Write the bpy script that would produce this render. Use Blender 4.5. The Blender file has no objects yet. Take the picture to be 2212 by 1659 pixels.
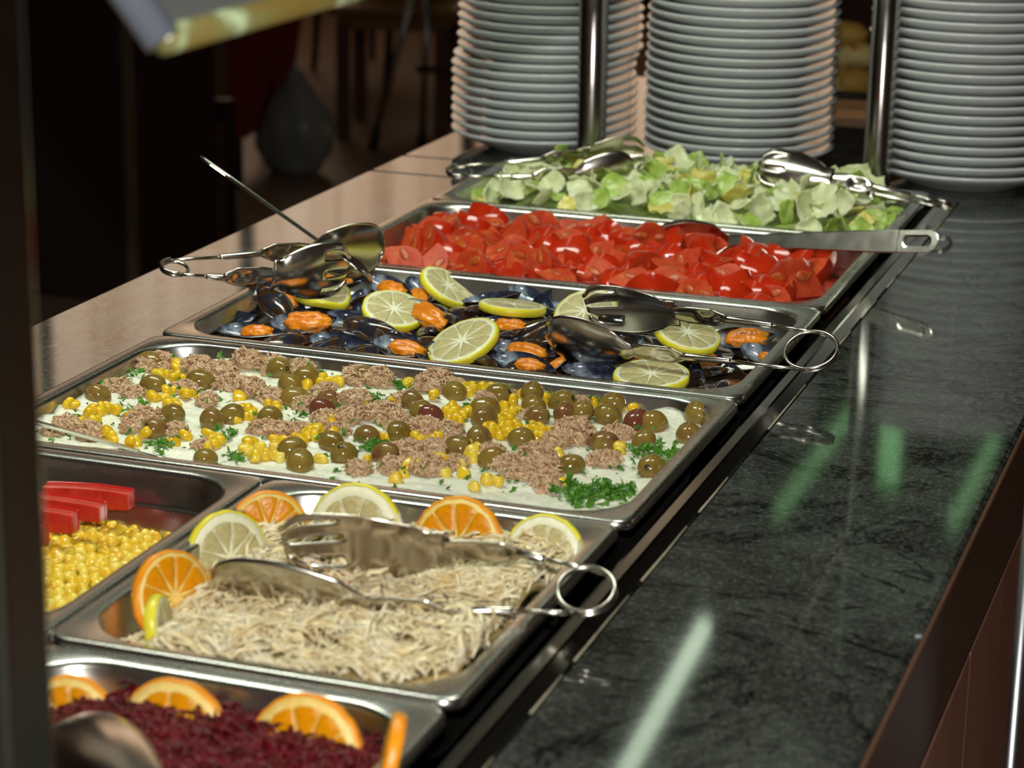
import bpy, math, random
import numpy as np
from mathutils import Vector, Matrix, Euler, noise
random.seed(7)
S = bpy.context.scene
COL = S.collection
PI = math.pi

# ------------------------------------------------------------------ camera
CAM = Vector((0.43190638, -1.16676495, 0.5551747))
F = 5061.04
RX = Vector((0.943129242530219, 0.33204108104661245, 0.015998511860407447))
RD = Vector((0.10797478799228577, -0.2604640899016093, -0.9594268617407633))
RF = Vector((-0.31440209452605683, 0.9065909653030317, -0.2815033651459695))
cd = bpy.data.cameras.new('camera')
cam = bpy.data.objects.new('camera', cd)
COL.objects.link(cam)
cam.matrix_world = Matrix(((RX.x, -RD.x, -RF.x, CAM.x), (RX.y, -RD.y, -RF.y, CAM.y),
                           (RX.z, -RD.z, -RF.z, CAM.z), (0, 0, 0, 1)))
cd.sensor_width = 36
cd.lens = F / 2212 * 36
cd.clip_start = 0.02
cd.clip_end = 60
cd.dof.use_dof = True
cd.dof.focus_distance = 1.98
cd.dof.aperture_fstop = 8.6
S.camera = cam

# ------------------------------------------------------------------ world, lights, exposure
w = bpy.data.worlds.new('world')
S.world = w
w.use_nodes = True
w.node_tree.nodes['Background'].inputs[0].default_value = (0.75, 0.82, 1.0, 1)
w.node_tree.nodes['Background'].inputs[1].default_value = 0.3


def light(name, kind, loc, energy, color=(1, 1, 1), size=0.1, size_y=None, target=None, spread=None):
    d = bpy.data.lights.new(name, kind)
    d.energy = energy
    d.color = color
    if kind == 'AREA':
        d.size = size
        if size_y:
            d.shape = 'RECTANGLE'
            d.size_y = size_y
        if spread:
            d.spread = spread
    elif kind == 'POINT':
        d.shadow_soft_size = size
    o = bpy.data.objects.new(name, d)
    COL.objects.link(o)
    o.location = loc
    if target is not None:
        o.rotation_euler = (Vector(target) - Vector(loc)).to_track_quat('-Z', 'Y').to_euler()
    return o


FLASH = CAM - RD * 0.118 + RX * 0.0
light('camera_flash', 'POINT', FLASH, 84, (1.0, 0.97, 0.92), 0.009)
# unseen fill light added over the food, tinted like the tubes built below
light('food_fill', 'AREA', (-0.35, 0.60, 1.25), 20.0, (0.93, 1.0, 0.86), 0.26, 1.2, target=(-0.3, 0.60, 0))
light('dining_room_fill', 'AREA', (-5.4, 5.2, 2.9), 5, (1.0, 0.80, 0.58), 2.5, 2.5, target=(-3.2, 5.2, -1))  # unseen fill added to raise the ambient light of the dining area
S.view_settings.view_transform = 'Standard'
S.view_settings.look = 'None'
S.view_settings.exposure = 0.0
S.view_settings.gamma = 1.0
S.view_settings.use_curve_mapping = False
S.cycles.use_denoising = True
S.cycles.max_bounces = 8
S.cycles.sample_clamp_indirect = 6


# ------------------------------------------------------------------ picture -> place helpers
def ray(u, v):
    return RX * (u - 1106) + RD * (v - 829.5) + RF * F


def P(u, v, z=0.0):
    d = ray(u, v)
    return CAM + d * ((z - CAM.z) / d.z)


def PY(u, v, Y):
    d = ray(u, v)
    return CAM + d * ((Y - CAM.y) / d.y)


def PD(u, v, dist):
    return CAM + ray(u, v).normalized() * dist


def proj(p):
    q = Vector(p) - CAM
    z = q.dot(RF)
    return 1106 + F * q.dot(RX) / z, 829.5 + F * q.dot(RD) / z


# ------------------------------------------------------------------ materials
MATS = {}


class NT:
    def __init__(self, name):
        m = bpy.data.materials.new(name)
        m.use_nodes = True
        self.m = m
        self.nt = m.node_tree
        self.b = self.nt.nodes['Principled BSDF']
        MATS[name] = m

    def n(self, t, **k):
        x = self.nt.nodes.new(t)
        for a, b in k.items():
            if a.startswith('i_'):
                key = a[2:]
                key = int(key) if key.isdigit() else key.replace('_', ' ')
                x.inputs[key].default_value = b
            else:
                setattr(x, a, b)
        return x

    def l(self, a, b):
        self.nt.links.new(a, b)

    def set(self, **k):
        for a, b in k.items():
            self.b.inputs[a.replace('_', ' ')].default_value = b
        return self

    def coord(self, kind='Object', scale=(1, 1, 1), world=False):
        if world:
            g = self.n('ShaderNodeNewGeometry')
            out = g.outputs['Position']
        else:
            out = self.n('ShaderNodeTexCoord').outputs[kind]
        mp = self.n('ShaderNodeMapping')
        mp.inputs['Scale'].default_value = scale
        self.l(out, mp.inputs[0])
        return mp.outputs[0]

    def noise(self, scale, detail=4, rough=.55, vec=None, dist=0):
        x = self.n('ShaderNodeTexNoise')
        x.inputs['Scale'].default_value = scale
        x.inputs['Detail'].default_value = detail
        x.inputs['Roughness'].default_value = rough
        x.inputs['Distortion'].default_value = dist
        if vec is not None:
            self.l(vec, x.inputs['Vector'])
        return x.outputs['Fac']

    def ramp(self, fac, stops, interp='LINEAR'):
        r = self.n('ShaderNodeValToRGB')
        r.color_ramp.interpolation = interp
        e = r.color_ramp.elements
        while len(e) < len(stops):
            e.new(0.5)
        for i, (p, c) in enumerate(stops):
            e[i].position = p
            e[i].color = (*c, 1) if len(c) == 3 else c
        self.l(fac, r.inputs[0])
        return r.outputs[0]

    def mix(self, fac, a, b, blend='MIX'):
        x = self.n('ShaderNodeMix', data_type='RGBA', blend_type=blend)
        for i, val in ((0, fac), (6, a), (7, b)):
            if isinstance(val, (int, float)):
                x.inputs[i].default_value = val
            elif isinstance(val, tuple):
                x.inputs[i].default_value = (*val, 1)
            else:
                self.l(val, x.inputs[i])
        return x.outputs[2]

    def bump(self, h, strength=.3, dist=.002):
        x = self.n('ShaderNodeBump')
        x.inputs['Strength'].default_value = strength
        x.inputs['Distance'].default_value = dist
        self.l(h, x.inputs['Height'])
        self.l(x.outputs[0], self.b.inputs['Normal'])

    def col(self, out):
        self.l(out, self.b.inputs['Base Color'])

    def rnd(self):
        return self.n('ShaderNodeObjectInfo').outputs['Random']


def simple(name, c, rough=.5, metal=0, sss=0, bump=None, var=0, **k):
    t = NT(name)
    t.set(Base_Color=(*c, 1), Roughness=rough, Metallic=metal)
    if sss:
        t.set(Subsurface_Weight=sss, Subsurface_Radius=(.004, .002, .001), Subsurface_Scale=1.0)
    if bump:
        t.bump(t.noise(bump[0], 4, vec=t.coord()), bump[1], bump[2])
    if var:
        f = t.noise(var, 3, vec=t.coord())
        t.col(t.mix(f, tuple(x * .7 for x in c), tuple(min(1, x * 1.25) for x in c)))
    if k:
        t.set(**k)
    return t.m


# steel
def steel(name, c, r0, r1, sc=(1, 1, 1)):
    t = NT(name)
    t.set(Metallic=1.0, Base_Color=(*c, 1))
    n = t.noise(60, 5, vec=t.coord(scale=sc))
    rr = t.n('ShaderNodeMapRange')
    rr.inputs['To Min'].default_value = r0
    rr.inputs['To Max'].default_value = r1
    t.l(n, rr.inputs[0])
    t.l(rr.outputs[0], t.b.inputs['Roughness'])
    return t.m


PANSTEEL = steel('pan_steel', (.52, .51, .47), .25, .30, (1, 1, 1))
UTENSIL = steel('utensil_steel', (.64, .60, .54), .14, .25)
POSTSTEEL = steel('post_steel', (.42, .40, .37), .14, .24)
RAILSTEEL = steel('rail_steel', (.34, .33, .30), .13, .20, (1, .05, 1))
simple('black_rubber', (.012, .012, .012), .6)
simple('silicone', (.28, .25, .17), .7, var=60)

# granite
t = NT('granite')
v = t.coord(world=True)
n1 = t.noise(9, 10, .66, v, 1.8)
n2 = t.noise(170, 6, .8, v)
n3 = t.noise(330, 3, .7, v)
n4 = t.noise(4, 6, .6, v, 2.5)
c1 = t.ramp(n1, [(.34, (.003, .004, .004)), (.46, (.022, .027, .025)), (.60, (.060, .070, .062))])
c2 = t.ramp(n2, [(.42, (.003, .004, .004)), (.54, (.045, .050, .044)), (.68, (.26, .27, .23))])
c3 = t.ramp(n3, [(.48, (.006, .007, .007)), (.66, (.20, .19, .14))])
base = t.mix(.5, c1, t.mix(.4, c2, c3))
vein = t.ramp(n4, [(.485, (1, 1, 1)), (.5, (.12, .12, .12)), (.515, (1, 1, 1))])
t.col(t.mix(1.0, base, vein, 'MULTIPLY'))
t.set(Roughness=.055, IOR=1.52)

# wood fascia
t = NT('dark_wood')
v = t.coord(world=True, scale=(6, .6, 10))
n1 = t.noise(6, 6, .6, v, .6)
t.col(t.ramp(n1, [(.3, (.040, .016, .008)), (.7, (.085, .034, .016))]))
t.set(Roughness=.38)
t = NT('pink_wood')
v = t.coord(world=True, scale=(3, 3, .6))
t.col(t.ramp(t.noise(5, 5, .6, v), [(.3, (.24, .10, .07)), (.7, (.33, .15, .105))]))
t.set(Roughness=.4)
t = NT('floor_tile')
v = t.coord(world=True)
b = t.n('ShaderNodeTexBrick', offset=0.0)
b.inputs['Scale'].default_value = 1.0
b.inputs['Brick Width'].default_value = .4
b.inputs['Row Height'].default_value = .4
b.inputs['Mortar Size'].default_value = .004
b.inputs['Color1'].default_value = (.26, .17, .115, 1)
b.inputs['Color2'].default_value = (.23, .15, .10, 1)
b.inputs['Mortar'].default_value = (.12, .08, .055, 1)
t.l(v, b.inputs['Vector'])
t.col(t.mix(t.noise(9, 5, vec=v), b.outputs[0], (.20, .12, .08)))
t.set(Roughness=.35)
simple('wall_wood', (.075, .032, .018), .5, var=3)
simple('wall_plaster', (.30, .22, .15), .8)
simple('ceiling_paint', (.13, .118, .10), 1.0, Specular_IOR_Level=0.0)
simple('beam_wood', (.16, .07, .03), .6)


def emit(name, c, s):
    t = NT(name)
    t.set(Base_Color=(0, 0, 0, 1), Emission_Color=(*c, 1), Emission_Strength=s, Roughness=1)
    return t.m


emit('tube_glow', (.80, 1.0, .74), 4.6)
emit('tube_glow_dim', (.45, 1.0, .40), .8)
# curtain glows in place of daylight behind it; fold streaks painted into the glow
t = NT('glowing_curtain')
v = t.coord(world=True, scale=(1, 1, .02))
n1 = t.noise(5.5, 3, .6, v)
c = t.ramp(n1, [(.36, (.50, .31, .19)), (.5, (.80, .53, .34)), (.64, (1.0, .72, .50))])
t.l(c, t.b.inputs['Emission Color'])
t.set(Base_Color=(.1, .08, .06, 1), Emission_Strength=1.45, Roughness=.9)
emit('lit_pane', (.35, .85, .35), 1.3)

# porcelain
simple('porcelain', (.64, .66, .66), .14)

# foods
def cream_mat():
    t = NT('cream')
    v = t.coord(world=True)
    n = t.noise(70, 5, .6, v, .8)
    t.col(t.ramp(n, [(.3, (.76, .76, .58)), (.7, (.90, .90, .76))]))
    t.set(Roughness=.35, Subsurface_Weight=.3, Subsurface_Radius=(.004, .004, .003), Subsurface_Scale=1)
    t.bump(t.noise(110, 4, .6, v, 1.8), .7, .003)


cream_mat()


def food(name, stops, rough, sc, sss=.25, rad=(.004, .002, .001), bump=None, byobj=None, spec=.5):
    t = NT(name)
    v = t.coord()
    f = t.noise(sc, 4, .6, v)
    c = t.ramp(f, stops)
    if byobj:
        c = t.mix(t.ramp(t.rnd(), [(0, (0, 0, 0)), (1, (1, 1, 1))]), c, byobj, 'MIX')
    t.col(c)
    t.set(Roughness=rough, Subsurface_Weight=sss, Subsurface_Radius=rad, Subsurface_Scale=1)
    t.b.inputs['Specular IOR Level'].default_value = spec
    if bump:
        t.bump(t.noise(bump[0], 4, .6, v), bump[1], bump[2])
    return t


t = NT('corn')
v = t.coord()
r = t.rnd()
c = t.ramp(r, [(0, (.70, .40, .008)), (.5, (.74, .49, .012)), (.85, (.76, .56, .04)), (1, (.76, .62, .12))])
c = t.mix(t.ramp(t.noise(160, 2, vec=v), [(.4, (0, 0, 0)), (.8, (1, 1, 1))]), c, (.80, .64, .14))
t.col(c)
t.set(Roughness=.24, Subsurface_Weight=.35, Subsurface_Radius=(.004, .0025, .0006), Subsurface_Scale=1)
t = NT('corn_heap')
v = t.coord(world=True)
c = t.ramp(t.noise(130, 3, vec=v), [(.3, (.64, .37, .006)), (.6, (.74, .49, .015)), (.85, (.78, .60, .10))])
t.col(c)
t.set(Roughness=.2, Subsurface_Weight=.3, Subsurface_Radius=(.004, .0025, .0006), Subsurface_Scale=1)

t = NT('olive_skin')
v = t.coord()
c = t.ramp(t.rnd(), [(0, (.150, .086, .014)), (.45, (.235, .140, .022)), (.7, (.16, .082, .026)), (.88, (.18, .074, .028)),
                     (1, (.15, .045, .025))])
c = t.mix(t.ramp(t.noise(120, 3, vec=v), [(.35, (0, 0, 0)), (.7, (1, 1, 1))]), c, (.24, .175, .04))
t.col(c)
t.set(Roughness=.14, Subsurface_Weight=.2, Subsurface_Radius=(.003, .002, .0006), Subsurface_Scale=1)
simple('olive_red', (.15, .045, .025), .14, sss=.2)
simple('olive_hole', (.05, .035, .01), .3)
food('tuna', [(.25, (.33, .18, .09)), (.5, (.55, .35, .20)), (.75, (.72, .53, .34))], .38, 130, .2, bump=(500, .5, .001))
food('parsley', [(.3, (.03, .12, .008)), (.7, (.10, .27, .02))], .4, 200, .1)
food('lemon_rind', [(.3, (.72, .62, .02)), (.7, (.84, .76, .06))], .3, 60, .2, bump=(700, .3, .0005))
food('lemon_pith', [(.3, (.80, .78, .50)), (.7, (.88, .87, .68))], .5, 200, .3)
food('lemon_pulp', [(.3, (.46, .40, .17)), (.7, (.62, .55, .30))], .12, 260, .5, (.006, .005, .002), bump=(420, .5, .001))
food('orange_rind', [(.3, (.82, .26, .005)), (.7, (.90, .36, .012))], .3, 60, .2, bump=(700, .35, .0006))
food('orange_pith', [(.3, (.86, .56, .12)), (.7, (.92, .72, .26))], .5, 200, .3)
food('orange_pulp', [(.3, (.68, .24, .0)), (.7, (.82, .34, .002))], .25, 260, .5, (.006, .003, .0005),
     bump=(420, .5, .001))
food('tomato_skin', [(.3, (.36, .012, .003)), (.7, (.46, .030, .006))], .14, 40, .1)
food('tomato_flesh', [(.3, (.38, .024, .008)), (.55, (.48, .060, .016)), (.8, (.58, .16, .05))], .42, 70, .25,
     (.008, .002, .001), bump=(200, .4, .001), spec=.2)
food('tomato_seed', [(.35, (.36, .035, .008)), (.75, (.56, .17, .03))], .12, 260, .4, bump=(400, .8, .001))
food('tomato_juice', [(.3, (.30, .02, .008)), (.7, (.42, .04, .015))], .08, 40, .1)
food('pepper_skin', [(.3, (.42, .004, .004)), (.7, (.55, .010, .006))], .14, 40, .1)
food('pepper_flesh', [(.3, (.42, .006, .005)), (.72, (.60, .06, .03))], .3, 80, .2)
food('beet', [(.25, (.035, .001, .003)), (.5, (.095, .002, .006)), (.8, (.17, .006, .014))], .38, 90, .1, spec=.3)
food('white_shred', [(.25, (.62, .44, .19)), (.5, (.82, .68, .40)), (.8, (.92, .84, .60))], .26, 60, .35,
     (.006, .005, .003))
food('pink_shred', [(.3, (.80, .50, .36)), (.7, (.86, .66, .50))], .3, 60, .3)
food('broth', [(.3, (.42, .28, .09)), (.7, (.56, .42, .18))], .08, 60, .1)
food('mussel_meat', [(.3, (.60, .15, .006)), (.6, (.80, .27, .012)), (.85, (.55, .16, .01))], .16, 90, .35,
     (.006, .002, .0005), bump=(160, .7, .002))
food('meat_edge', [(.3, (.10, .04, .01)), (.7, (.30, .12, .02))], .2, 150, .1)
food('brine', [(.3, (.010, .006, .004)), (.7, (.03, .014, .006))], .05, 40, 0)
t = NT('shell_outer')
v = t.coord()
w_ = t.n('ShaderNodeTexWave', wave_type='RINGS')
w_.inputs['Scale'].default_value = 90
w_.inputs['Distortion'].default_value = 3
t.l(v, w_.inputs[0])
c = t.mix(t.noise(50, 4, vec=v), (.005, .005, .007), (.085, .038, .012))
t.col(t.mix(t.ramp(w_.outputs['Fac'], [(.5, (0, 0, 0)), (.9, (1, 1, 1))]), c, (.02, .02, .03)))
t.set(Roughness=.14, Coat_Weight=.6)
t.bump(w_.outputs['Fac'], .25, .0006)
t = NT('shell_inner')
v = t.coord()
c = t.ramp(t.noise(38, 4, .6, v, .6), [(.36, (.012, .013, .030)), (.50, (.040, .052, .085)), (.60, (.20, .25, .31)), (.74, (.58, .61, .62))])
t.col(c)
t.set(Roughness=.12, Coat_Weight=.5)
# lettuce: pale ribs to green frills
for nm, a, b_, c_ in (('lettuce_pale', (.50, .56, .24), (.66, .71, .40), (.78, .80, .56)),
                      ('lettuce_green', (.18, .32, .04), (.36, .50, .10), (.58, .66, .28)),
                      ('lettuce_yellow', (.52, .44, .06), (.68, .60, .14), (.74, .72, .34))):
    tt = food(nm, [(.25, a), (.5, b_), (.78, c_)], .3, 34, .25, (.006, .006, .002), bump=(120, .5, .002))
    tt.set(Transmission_Weight=0.0)
simple('glass_edge', (.20, .45, .25), .15, Emission_Strength=0.0)
simple('red_fabric', (.22, .015, .006), .7)
simple('orange_fabric', (.50, .09, .02), .7)
simple('brown_fabric', (.13, .085, .045), .8)
simple('table_wood', (.28, .13, .035), .45, var=8)
simple('leg_wood', (.12, .05, .02), .5)
simple('chair_black', (.015, .012, .012), .5)
simple('bag_plastic', (.26, .27, .28), .35, var=9)
simple('aluminium', (.35, .36, .38), .35, 1.0)
simple('pale_trim', (.085, .095, .115), .35)
simple('lamp_housing', (.10, .10, .09), .9, Specular_IOR_Level=0.1)
simple('dark_cabinet', (.020, .010, .008), .5)
simple('cabinet_edge', (.12, .075, .05), .4)
simple('dark_dome', (.05, .05, .05), .10, 1.0)
simple('bread_gold', (.46, .27, .05), .6, var=40)
simple('bread_pale', (.60, .48, .20), .6, var=40)
simple('carrot_red', (.50, .08, .01), .5)
simple('shelf_brown', (.10, .07, .05), .5)
simple('mdf_orange', (.40, .17, .05), .5)

# thin glass: see-through plus surface reflection, grey mixed in to imitate more sheen
t = NT('thin_glass')
tr = t.n('ShaderNodeBsdfTransparent')
tr.inputs[0].default_value = (.80, .84, .82, 1)
gl = t.n('ShaderNodeBsdfGlossy')
gl.inputs['Roughness'].default_value = .05
df = t.n('ShaderNodeBsdfDiffuse')
df.inputs[0].default_value = (.5, .52, .5, 1)
fr = t.n('ShaderNodeFresnel')
fr.inputs[0].default_value = 1.5
mx = t.n('ShaderNodeMixShader')
t.l(fr.outputs[0], mx.inputs[0])
t.l(tr.outputs[0], mx.inputs[1])
t.l(gl.outputs[0], mx.inputs[2])
mx2 = t.n('ShaderNodeMixShader')
mx2.inputs[0].default_value = .17
t.l(mx.outputs[0], mx2.inputs[1])
t.l(df.outputs[0], mx2.inputs[2])
t.l(mx2.outputs[0], t.nt.nodes['Material Output'].inputs[0])
t = NT('glass_rim')  # lamp light caught in the glass edge, painted in as green patches
t.col(t.ramp(t.noise(22, 3, .6, t.coord(world=True)), [(.42, (.13, .09, .02)), (.55, (.13, .13, .05)), (.66, (.36, .44, .26))]))
t.set(Roughness=.3)


# ------------------------------------------------------------------ mesh helpers
class MB:
    def __init__(self):
        self.v = []
        self.f = []
        self.m = []

    def add(self, vs, fs, mi=0):
        o = len(self.v)
        self.v.extend([tuple(x) for x in vs])
        self.f.extend([tuple(i + o for i in f) for f in fs])
        self.m.extend([mi] * len(fs))
        return self

    def xf(self, M, start=0):
        self.v[start:] = [tuple(M @ Vector(x)) for x in self.v[start:]]
        return self

    def box(self, c, s, mi=0, M=None):
        x, y, z = [k / 2 for k in s]
        vs = [Vector((c[0] + a * x, c[1] + b * y, c[2] + d * z)) for a in (-1, 1) for b in (-1, 1) for d in (-1, 1)]
        if M:
            vs = [M @ q for q in vs]
        return self.add(vs, [(0, 1, 3, 2), (4, 6, 7, 5), (0, 4, 5, 1), (2, 3, 7, 6), (0, 2, 6, 4), (1, 5, 7, 3)], mi)

    def tube(self, pts, r, sides=8, mi=0, closed=False, flat=1.0, caps=True, up=None):
        pts = [Vector(p) for p in pts]
        n = len(pts)
        rs = r if isinstance(r, (list, tuple)) else [r] * n
        o = len(self.v)
        prev = None
        for i, p in enumerate(pts):
            if closed:
                tg = pts[(i + 1) % n] - pts[i - 1]
            else:
                tg = pts[min(i + 1, n - 1)] - pts[max(i - 1, 0)]
            tg.normalize()
            if prev is None:
                a = Vector(up) if up is not None else (Vector((0, 0, 1)) if abs(tg.z) < .9 else Vector((1, 0, 0)))
            else:
                a = prev
            a = (a - tg * a.dot(tg)).normalized()
            prev = a
            b = tg.cross(a)
            for k in range(sides):
                an = 2 * PI * k / sides
                self.v.append(tuple(p + a * (math.cos(an) * rs[i] * flat) + b * (math.sin(an) * rs[i])))
        m = n if closed else n - 1
        for i in range(m):
            j = (i + 1) % n
            for k in range(sides):
                k2 = (k + 1) % sides
                self.f.append((o + i * sides + k, o + i * sides + k2, o + j * sides + k2, o + j * sides + k))
                self.m.append(mi)
        if caps and not closed:
            self.f.append(tuple(o + k for k in reversed(range(sides))))
            self.f.append(tuple(o + (n - 1) * sides + k for k in range(sides)))
            self.m += [mi, mi]
        return self

    def lathe(self, prof, seg=48, mi=0):
        o = len(self.v)
        n = len(prof)
        for r, z in prof:
            for k in range(seg):
                a = 2 * PI * k / seg
                self.v.append((r * math.cos(a), r * math.sin(a), z))
        for i in range(n - 1):
            for k in range(seg):
                k2 = (k + 1) % seg
                self.f.append((o + i * seg + k, o + i * seg + k2, o + (i + 1) * seg + k2, o + (i + 1) * seg + k))
                self.m.append(mi)
        return self

    def ball(self, c, r, seg=12, rings=8, mi=0, fn=None):
        o = len(self.v)
        for i in range(rings + 1):
            th = PI * i / rings
            for k in range(seg):
                a = 2 * PI * k / seg
                d = Vector((math.sin(th) * math.cos(a), math.sin(th) * math.sin(a), math.cos(th)))
                if fn:
                    d = fn(d)
                self.v.append((c[0] + d.x * r[0], c[1] + d.y * r[1], c[2] + d.z * r[2]))
        for i in range(rings):
            for k in range(seg):
                k2 = (k + 1) % seg
                self.f.append((o + i * seg + k, o + (i + 1) * seg + k, o + (i + 1) * seg + k2, o + i * seg + k2))
                self.m.append(mi)
        return self

    def loops(self, loops, mi=0, cap=False):
        o = len(self.v)
        n = len(loops[0])
        for L in loops:
            self.v.extend([tuple(p) for p in L])
        for i in range(len(loops) - 1):
            for k in range(n):
                k2 = (k + 1) % n
                self.f.append((o + i * n + k, o + i * n + k2, o + (i + 1) * n + k2, o + (i + 1) * n + k))
                self.m.append(mi)
        if cap:
            self.f.append(tuple(o + (len(loops) - 1) * n + k for k in range(n)))
            self.m.append(mi)
        return self

    def mesh(self, name, mats, smooth=True, weld=False):
        me = bpy.data.meshes.new(name)
        me.from_pydata(self.v, [], self.f)
        for m in ([mats] if isinstance(mats, str) else mats):
            me.materials.append(MATS[m])
        if len(self.f):
            me.polygons.foreach_set('material_index', self.m)
            if smooth:
                me.polygons.foreach_set('use_smooth', [True] * len(me.polygons))
        me.update()
        me.validate()
        return me


def put(name, me, parent=None, loc=None, M=None, solid=0, bevel=0, angle=None):
    o = bpy.data.objects.new(name, me)
    COL.objects.link(o)
    if parent:
        o.parent = parent
    if M is not None:
        o.matrix_local = M
    elif loc is not None:
        o.location = loc
    if solid:
        s = o.modifiers.new('solid', 'SOLIDIFY')
        s.thickness = solid
        s.offset = 0
    if bevel:
        s = o.modifiers.new('bevel', 'BEVEL')
        s.width = bevel
        s.segments = 2
        s.limit_method = 'ANGLE'
    return o


def tag(o, label, cat, group=None, kind=None):
    o['label'] = label
    o['category'] = cat
    if group:
        o['group'] = group
    if kind:
        o['kind'] = kind
    return o


def thing(name, label, cat, group=None, M=None, loc=None):
    o = bpy.data.objects.new(name, None)
    o.empty_display_size = .02
    COL.objects.link(o)
    if M is not None:
        o.matrix_world = M
    elif loc is not None:
        o.location = loc
    return tag(o, label, cat, group)


def structure(name, mb, mats, smooth=False, **k):
    o = put(name, mb.mesh(name, mats, smooth), **k)
    o['kind'] = 'structure'
    return o


def copy_tree(o, M, label=None, group=None):
    r = o.copy()
    COL.objects.link(r)
    r.matrix_world = M
    if label:
        r['label'] = label
    if group:
        r['group'] = group
    for ch in o.children:
        c = ch.copy()
        COL.objects.link(c)
        c.parent = r
        c.matrix_parent_inverse = ch.matrix_parent_inverse.copy()
        c.matrix_local = ch.matrix_local.copy()
    return r


def TRS(loc, rot=(0, 0, 0), sc=(1, 1, 1)):
    if isinstance(sc, (int, float)):
        sc = (sc,) * 3
    return Matrix.LocRotScale(Vector(loc), Euler(rot), Vector(sc))


def basis(loc, x, y, z, sc=1):
    M = Matrix.Identity(4)
    for i, a in enumerate((x, y, z)):
        for j in range(3):
            M[j][i] = a[j] * sc
    for j in range(3):
        M[j][3] = loc[j]
    return M


def facing(loc, nrm, spin=0, sc=1):
    """local +z points along nrm"""
    z = Vector(nrm).normalized()
    x = Vector((1, 0, 0)) - z * z.x
    if x.length < .1:
        x = Vector((0, 1, 0)) - z * z.y
    x.normalize()
    y = z.cross(x)
    c, s = math.cos(spin), math.sin(spin)
    return basis(loc, x * c + y * s, y * c - x * s, z, sc)


def rr(x0, x1, y0, y1, r, z, per=8, inset=0):
    x0 += inset; x1 -= inset; y0 += inset; y1 -= inset
    r = max(r, .0005)
    out = []
    for cx, cy, a0 in ((x1 - r, y1 - r, 0), (x0 + r, y1 - r, 90), (x0 + r, y0 + r, 180), (x1 - r, y0 + r, 270)):
        for k in range(per + 1):
            a = math.radians(a0 + 90 * k / per)
            out.append(Vector((cx + r * math.cos(a), cy + r * math.sin(a), z)))
    return out


def nz(x, y, z=0, s=1):
    return noise.noise(Vector((x * s, y * s, z * s)))


GZ = -0.012     # granite top


def spot(p, O, what):
    """where in a pan, in words"""
    cx = (p[0] - O[0]) / (O[1] - O[0])
    cy = (p[1] - O[2]) / (O[3] - O[2])
    c = ['at the left end', 'left of centre', 'in the centre', 'right of centre', 'at the right end'][min(4, max(0, int(cx * 5)))]
    r = ['front row', 'second row', 'third row', 'back row'][min(3, max(0, int(cy * 4)))]
    return '%s, %s of %s' % (c, r, what)

# ------------------------------------------------------------------ room shell
R0, R1, RY0, RY1, FZ, CZ = -8.0, 4.6, -4.5, 10.0, -0.92, 3.5
structure('floor', MB().box(((R0 + R1) / 2, (RY0 + RY1) / 2, FZ - .05), (R1 - R0, RY1 - RY0, .1)), 'floor_tile')
structure('ceiling', MB().box(((R0 + R1) / 2, (RY0 + RY1) / 2, CZ + .05), (R1 - R0, RY1 - RY0, .1)), 'ceiling_paint')
structure('wall_back', MB().box(((R0 + R1) / 2, RY1 + .05, (FZ + CZ) / 2), (R1 - R0, .1, CZ - FZ)), 'wall_wood')
structure('wall_front', MB().box(((R0 + R1) / 2, RY0 - .05, (FZ + CZ) / 2), (R1 - R0, .1, CZ - FZ)), 'wall_plaster')
structure('wall_left', MB().box((R0 - .05, (RY0 + RY1) / 2, (FZ + CZ) / 2), (.1, RY1 - RY0, CZ - FZ)), 'wall_wood')
structure('wall_right', MB().box((R1 + .05, (RY0 + RY1) / 2, (FZ + CZ) / 2), (.1, RY1 - RY0, CZ - FZ)), 'wall_wood')


def window(name, x0, x1, z0, z1, y, axis='x', bays=4, mat='glowing_curtain'):
    root = bpy.data.objects.new(name, None)
    COL.objects.link(root)
    root['kind'] = 'structure'
    mb = MB()
    n = 160
    vs = []
    for k in range(n + 1):
        s = x0 + (x1 - x0) * k / n
        off = .03 * math.sin(s * 19 + 1.5 * math.sin(s * 3.1)) * (1 if axis == 'x' else 1)
        for z in (z0, z1):
            vs.append((s, y - .05 + off, z) if axis == 'x' else (y - .05 + off, s, z))
    mb.add(vs, [(2 * k, 2 * k + 2, 2 * k + 3, 2 * k + 1) for k in range(n)])
    put('curtain', mb.mesh('curtain', mat), root)
    for k in range(bays + 1):
        s = x0 + (x1 - x0) * k / bays
        b = MB()
        if axis == 'x':
            b.box((s, y - .13, (z0 + z1) / 2), (.07, .05, z1 - z0 + .1))
        else:
            b.box((y - .13, s, (z0 + z1) / 2), (.05, .07, z1 - z0 + .1))
        put('mullion', b.mesh('mullion', 'beam_wood', False), root)
    for z in (z0 - .04, z1 + .04):
        b = MB()
        if axis == 'x':
            b.box(((x0 + x1) / 2, y - .13, z), (x1 - x0 + .1, .05, .08))
        else:
            b.box((y - .13, (x0 + x1) / 2, z), (.05, x1 - x0 + .1, .08))
        put('window_rail', b.mesh('window_rail', 'beam_wood', False), root)
    return root


window('window_1', -7.4, -2.4, .5, 3.38, RY1, 'x', 4)
window('window_2', 4.4, 6.2, .4, 1.9, R1, 'y', 2)
# narrow glazed slots by the far door, seen only mirrored in the granite
structure('door_1', MB().box((-1.40, RY1 - .03, 1.2), (.36, .05, 4.2)), 'beam_wood')
structure('window_3', MB().box((-1.42, RY1 - .07, 2.75), (.10, .03, .85)), 'lit_pane')

# ------------------------------------------------------------------ counter
ctr = thing('serving_counter', 'dark green granite serving counter with wooden front holding the salad pans', 'counter')
XL, XR, RAILX = -.679, .2262, .031
YF, YBK = -1.3, 2.35
WY0, WY1 = -.345, 1.590
slab_t = .03


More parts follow.
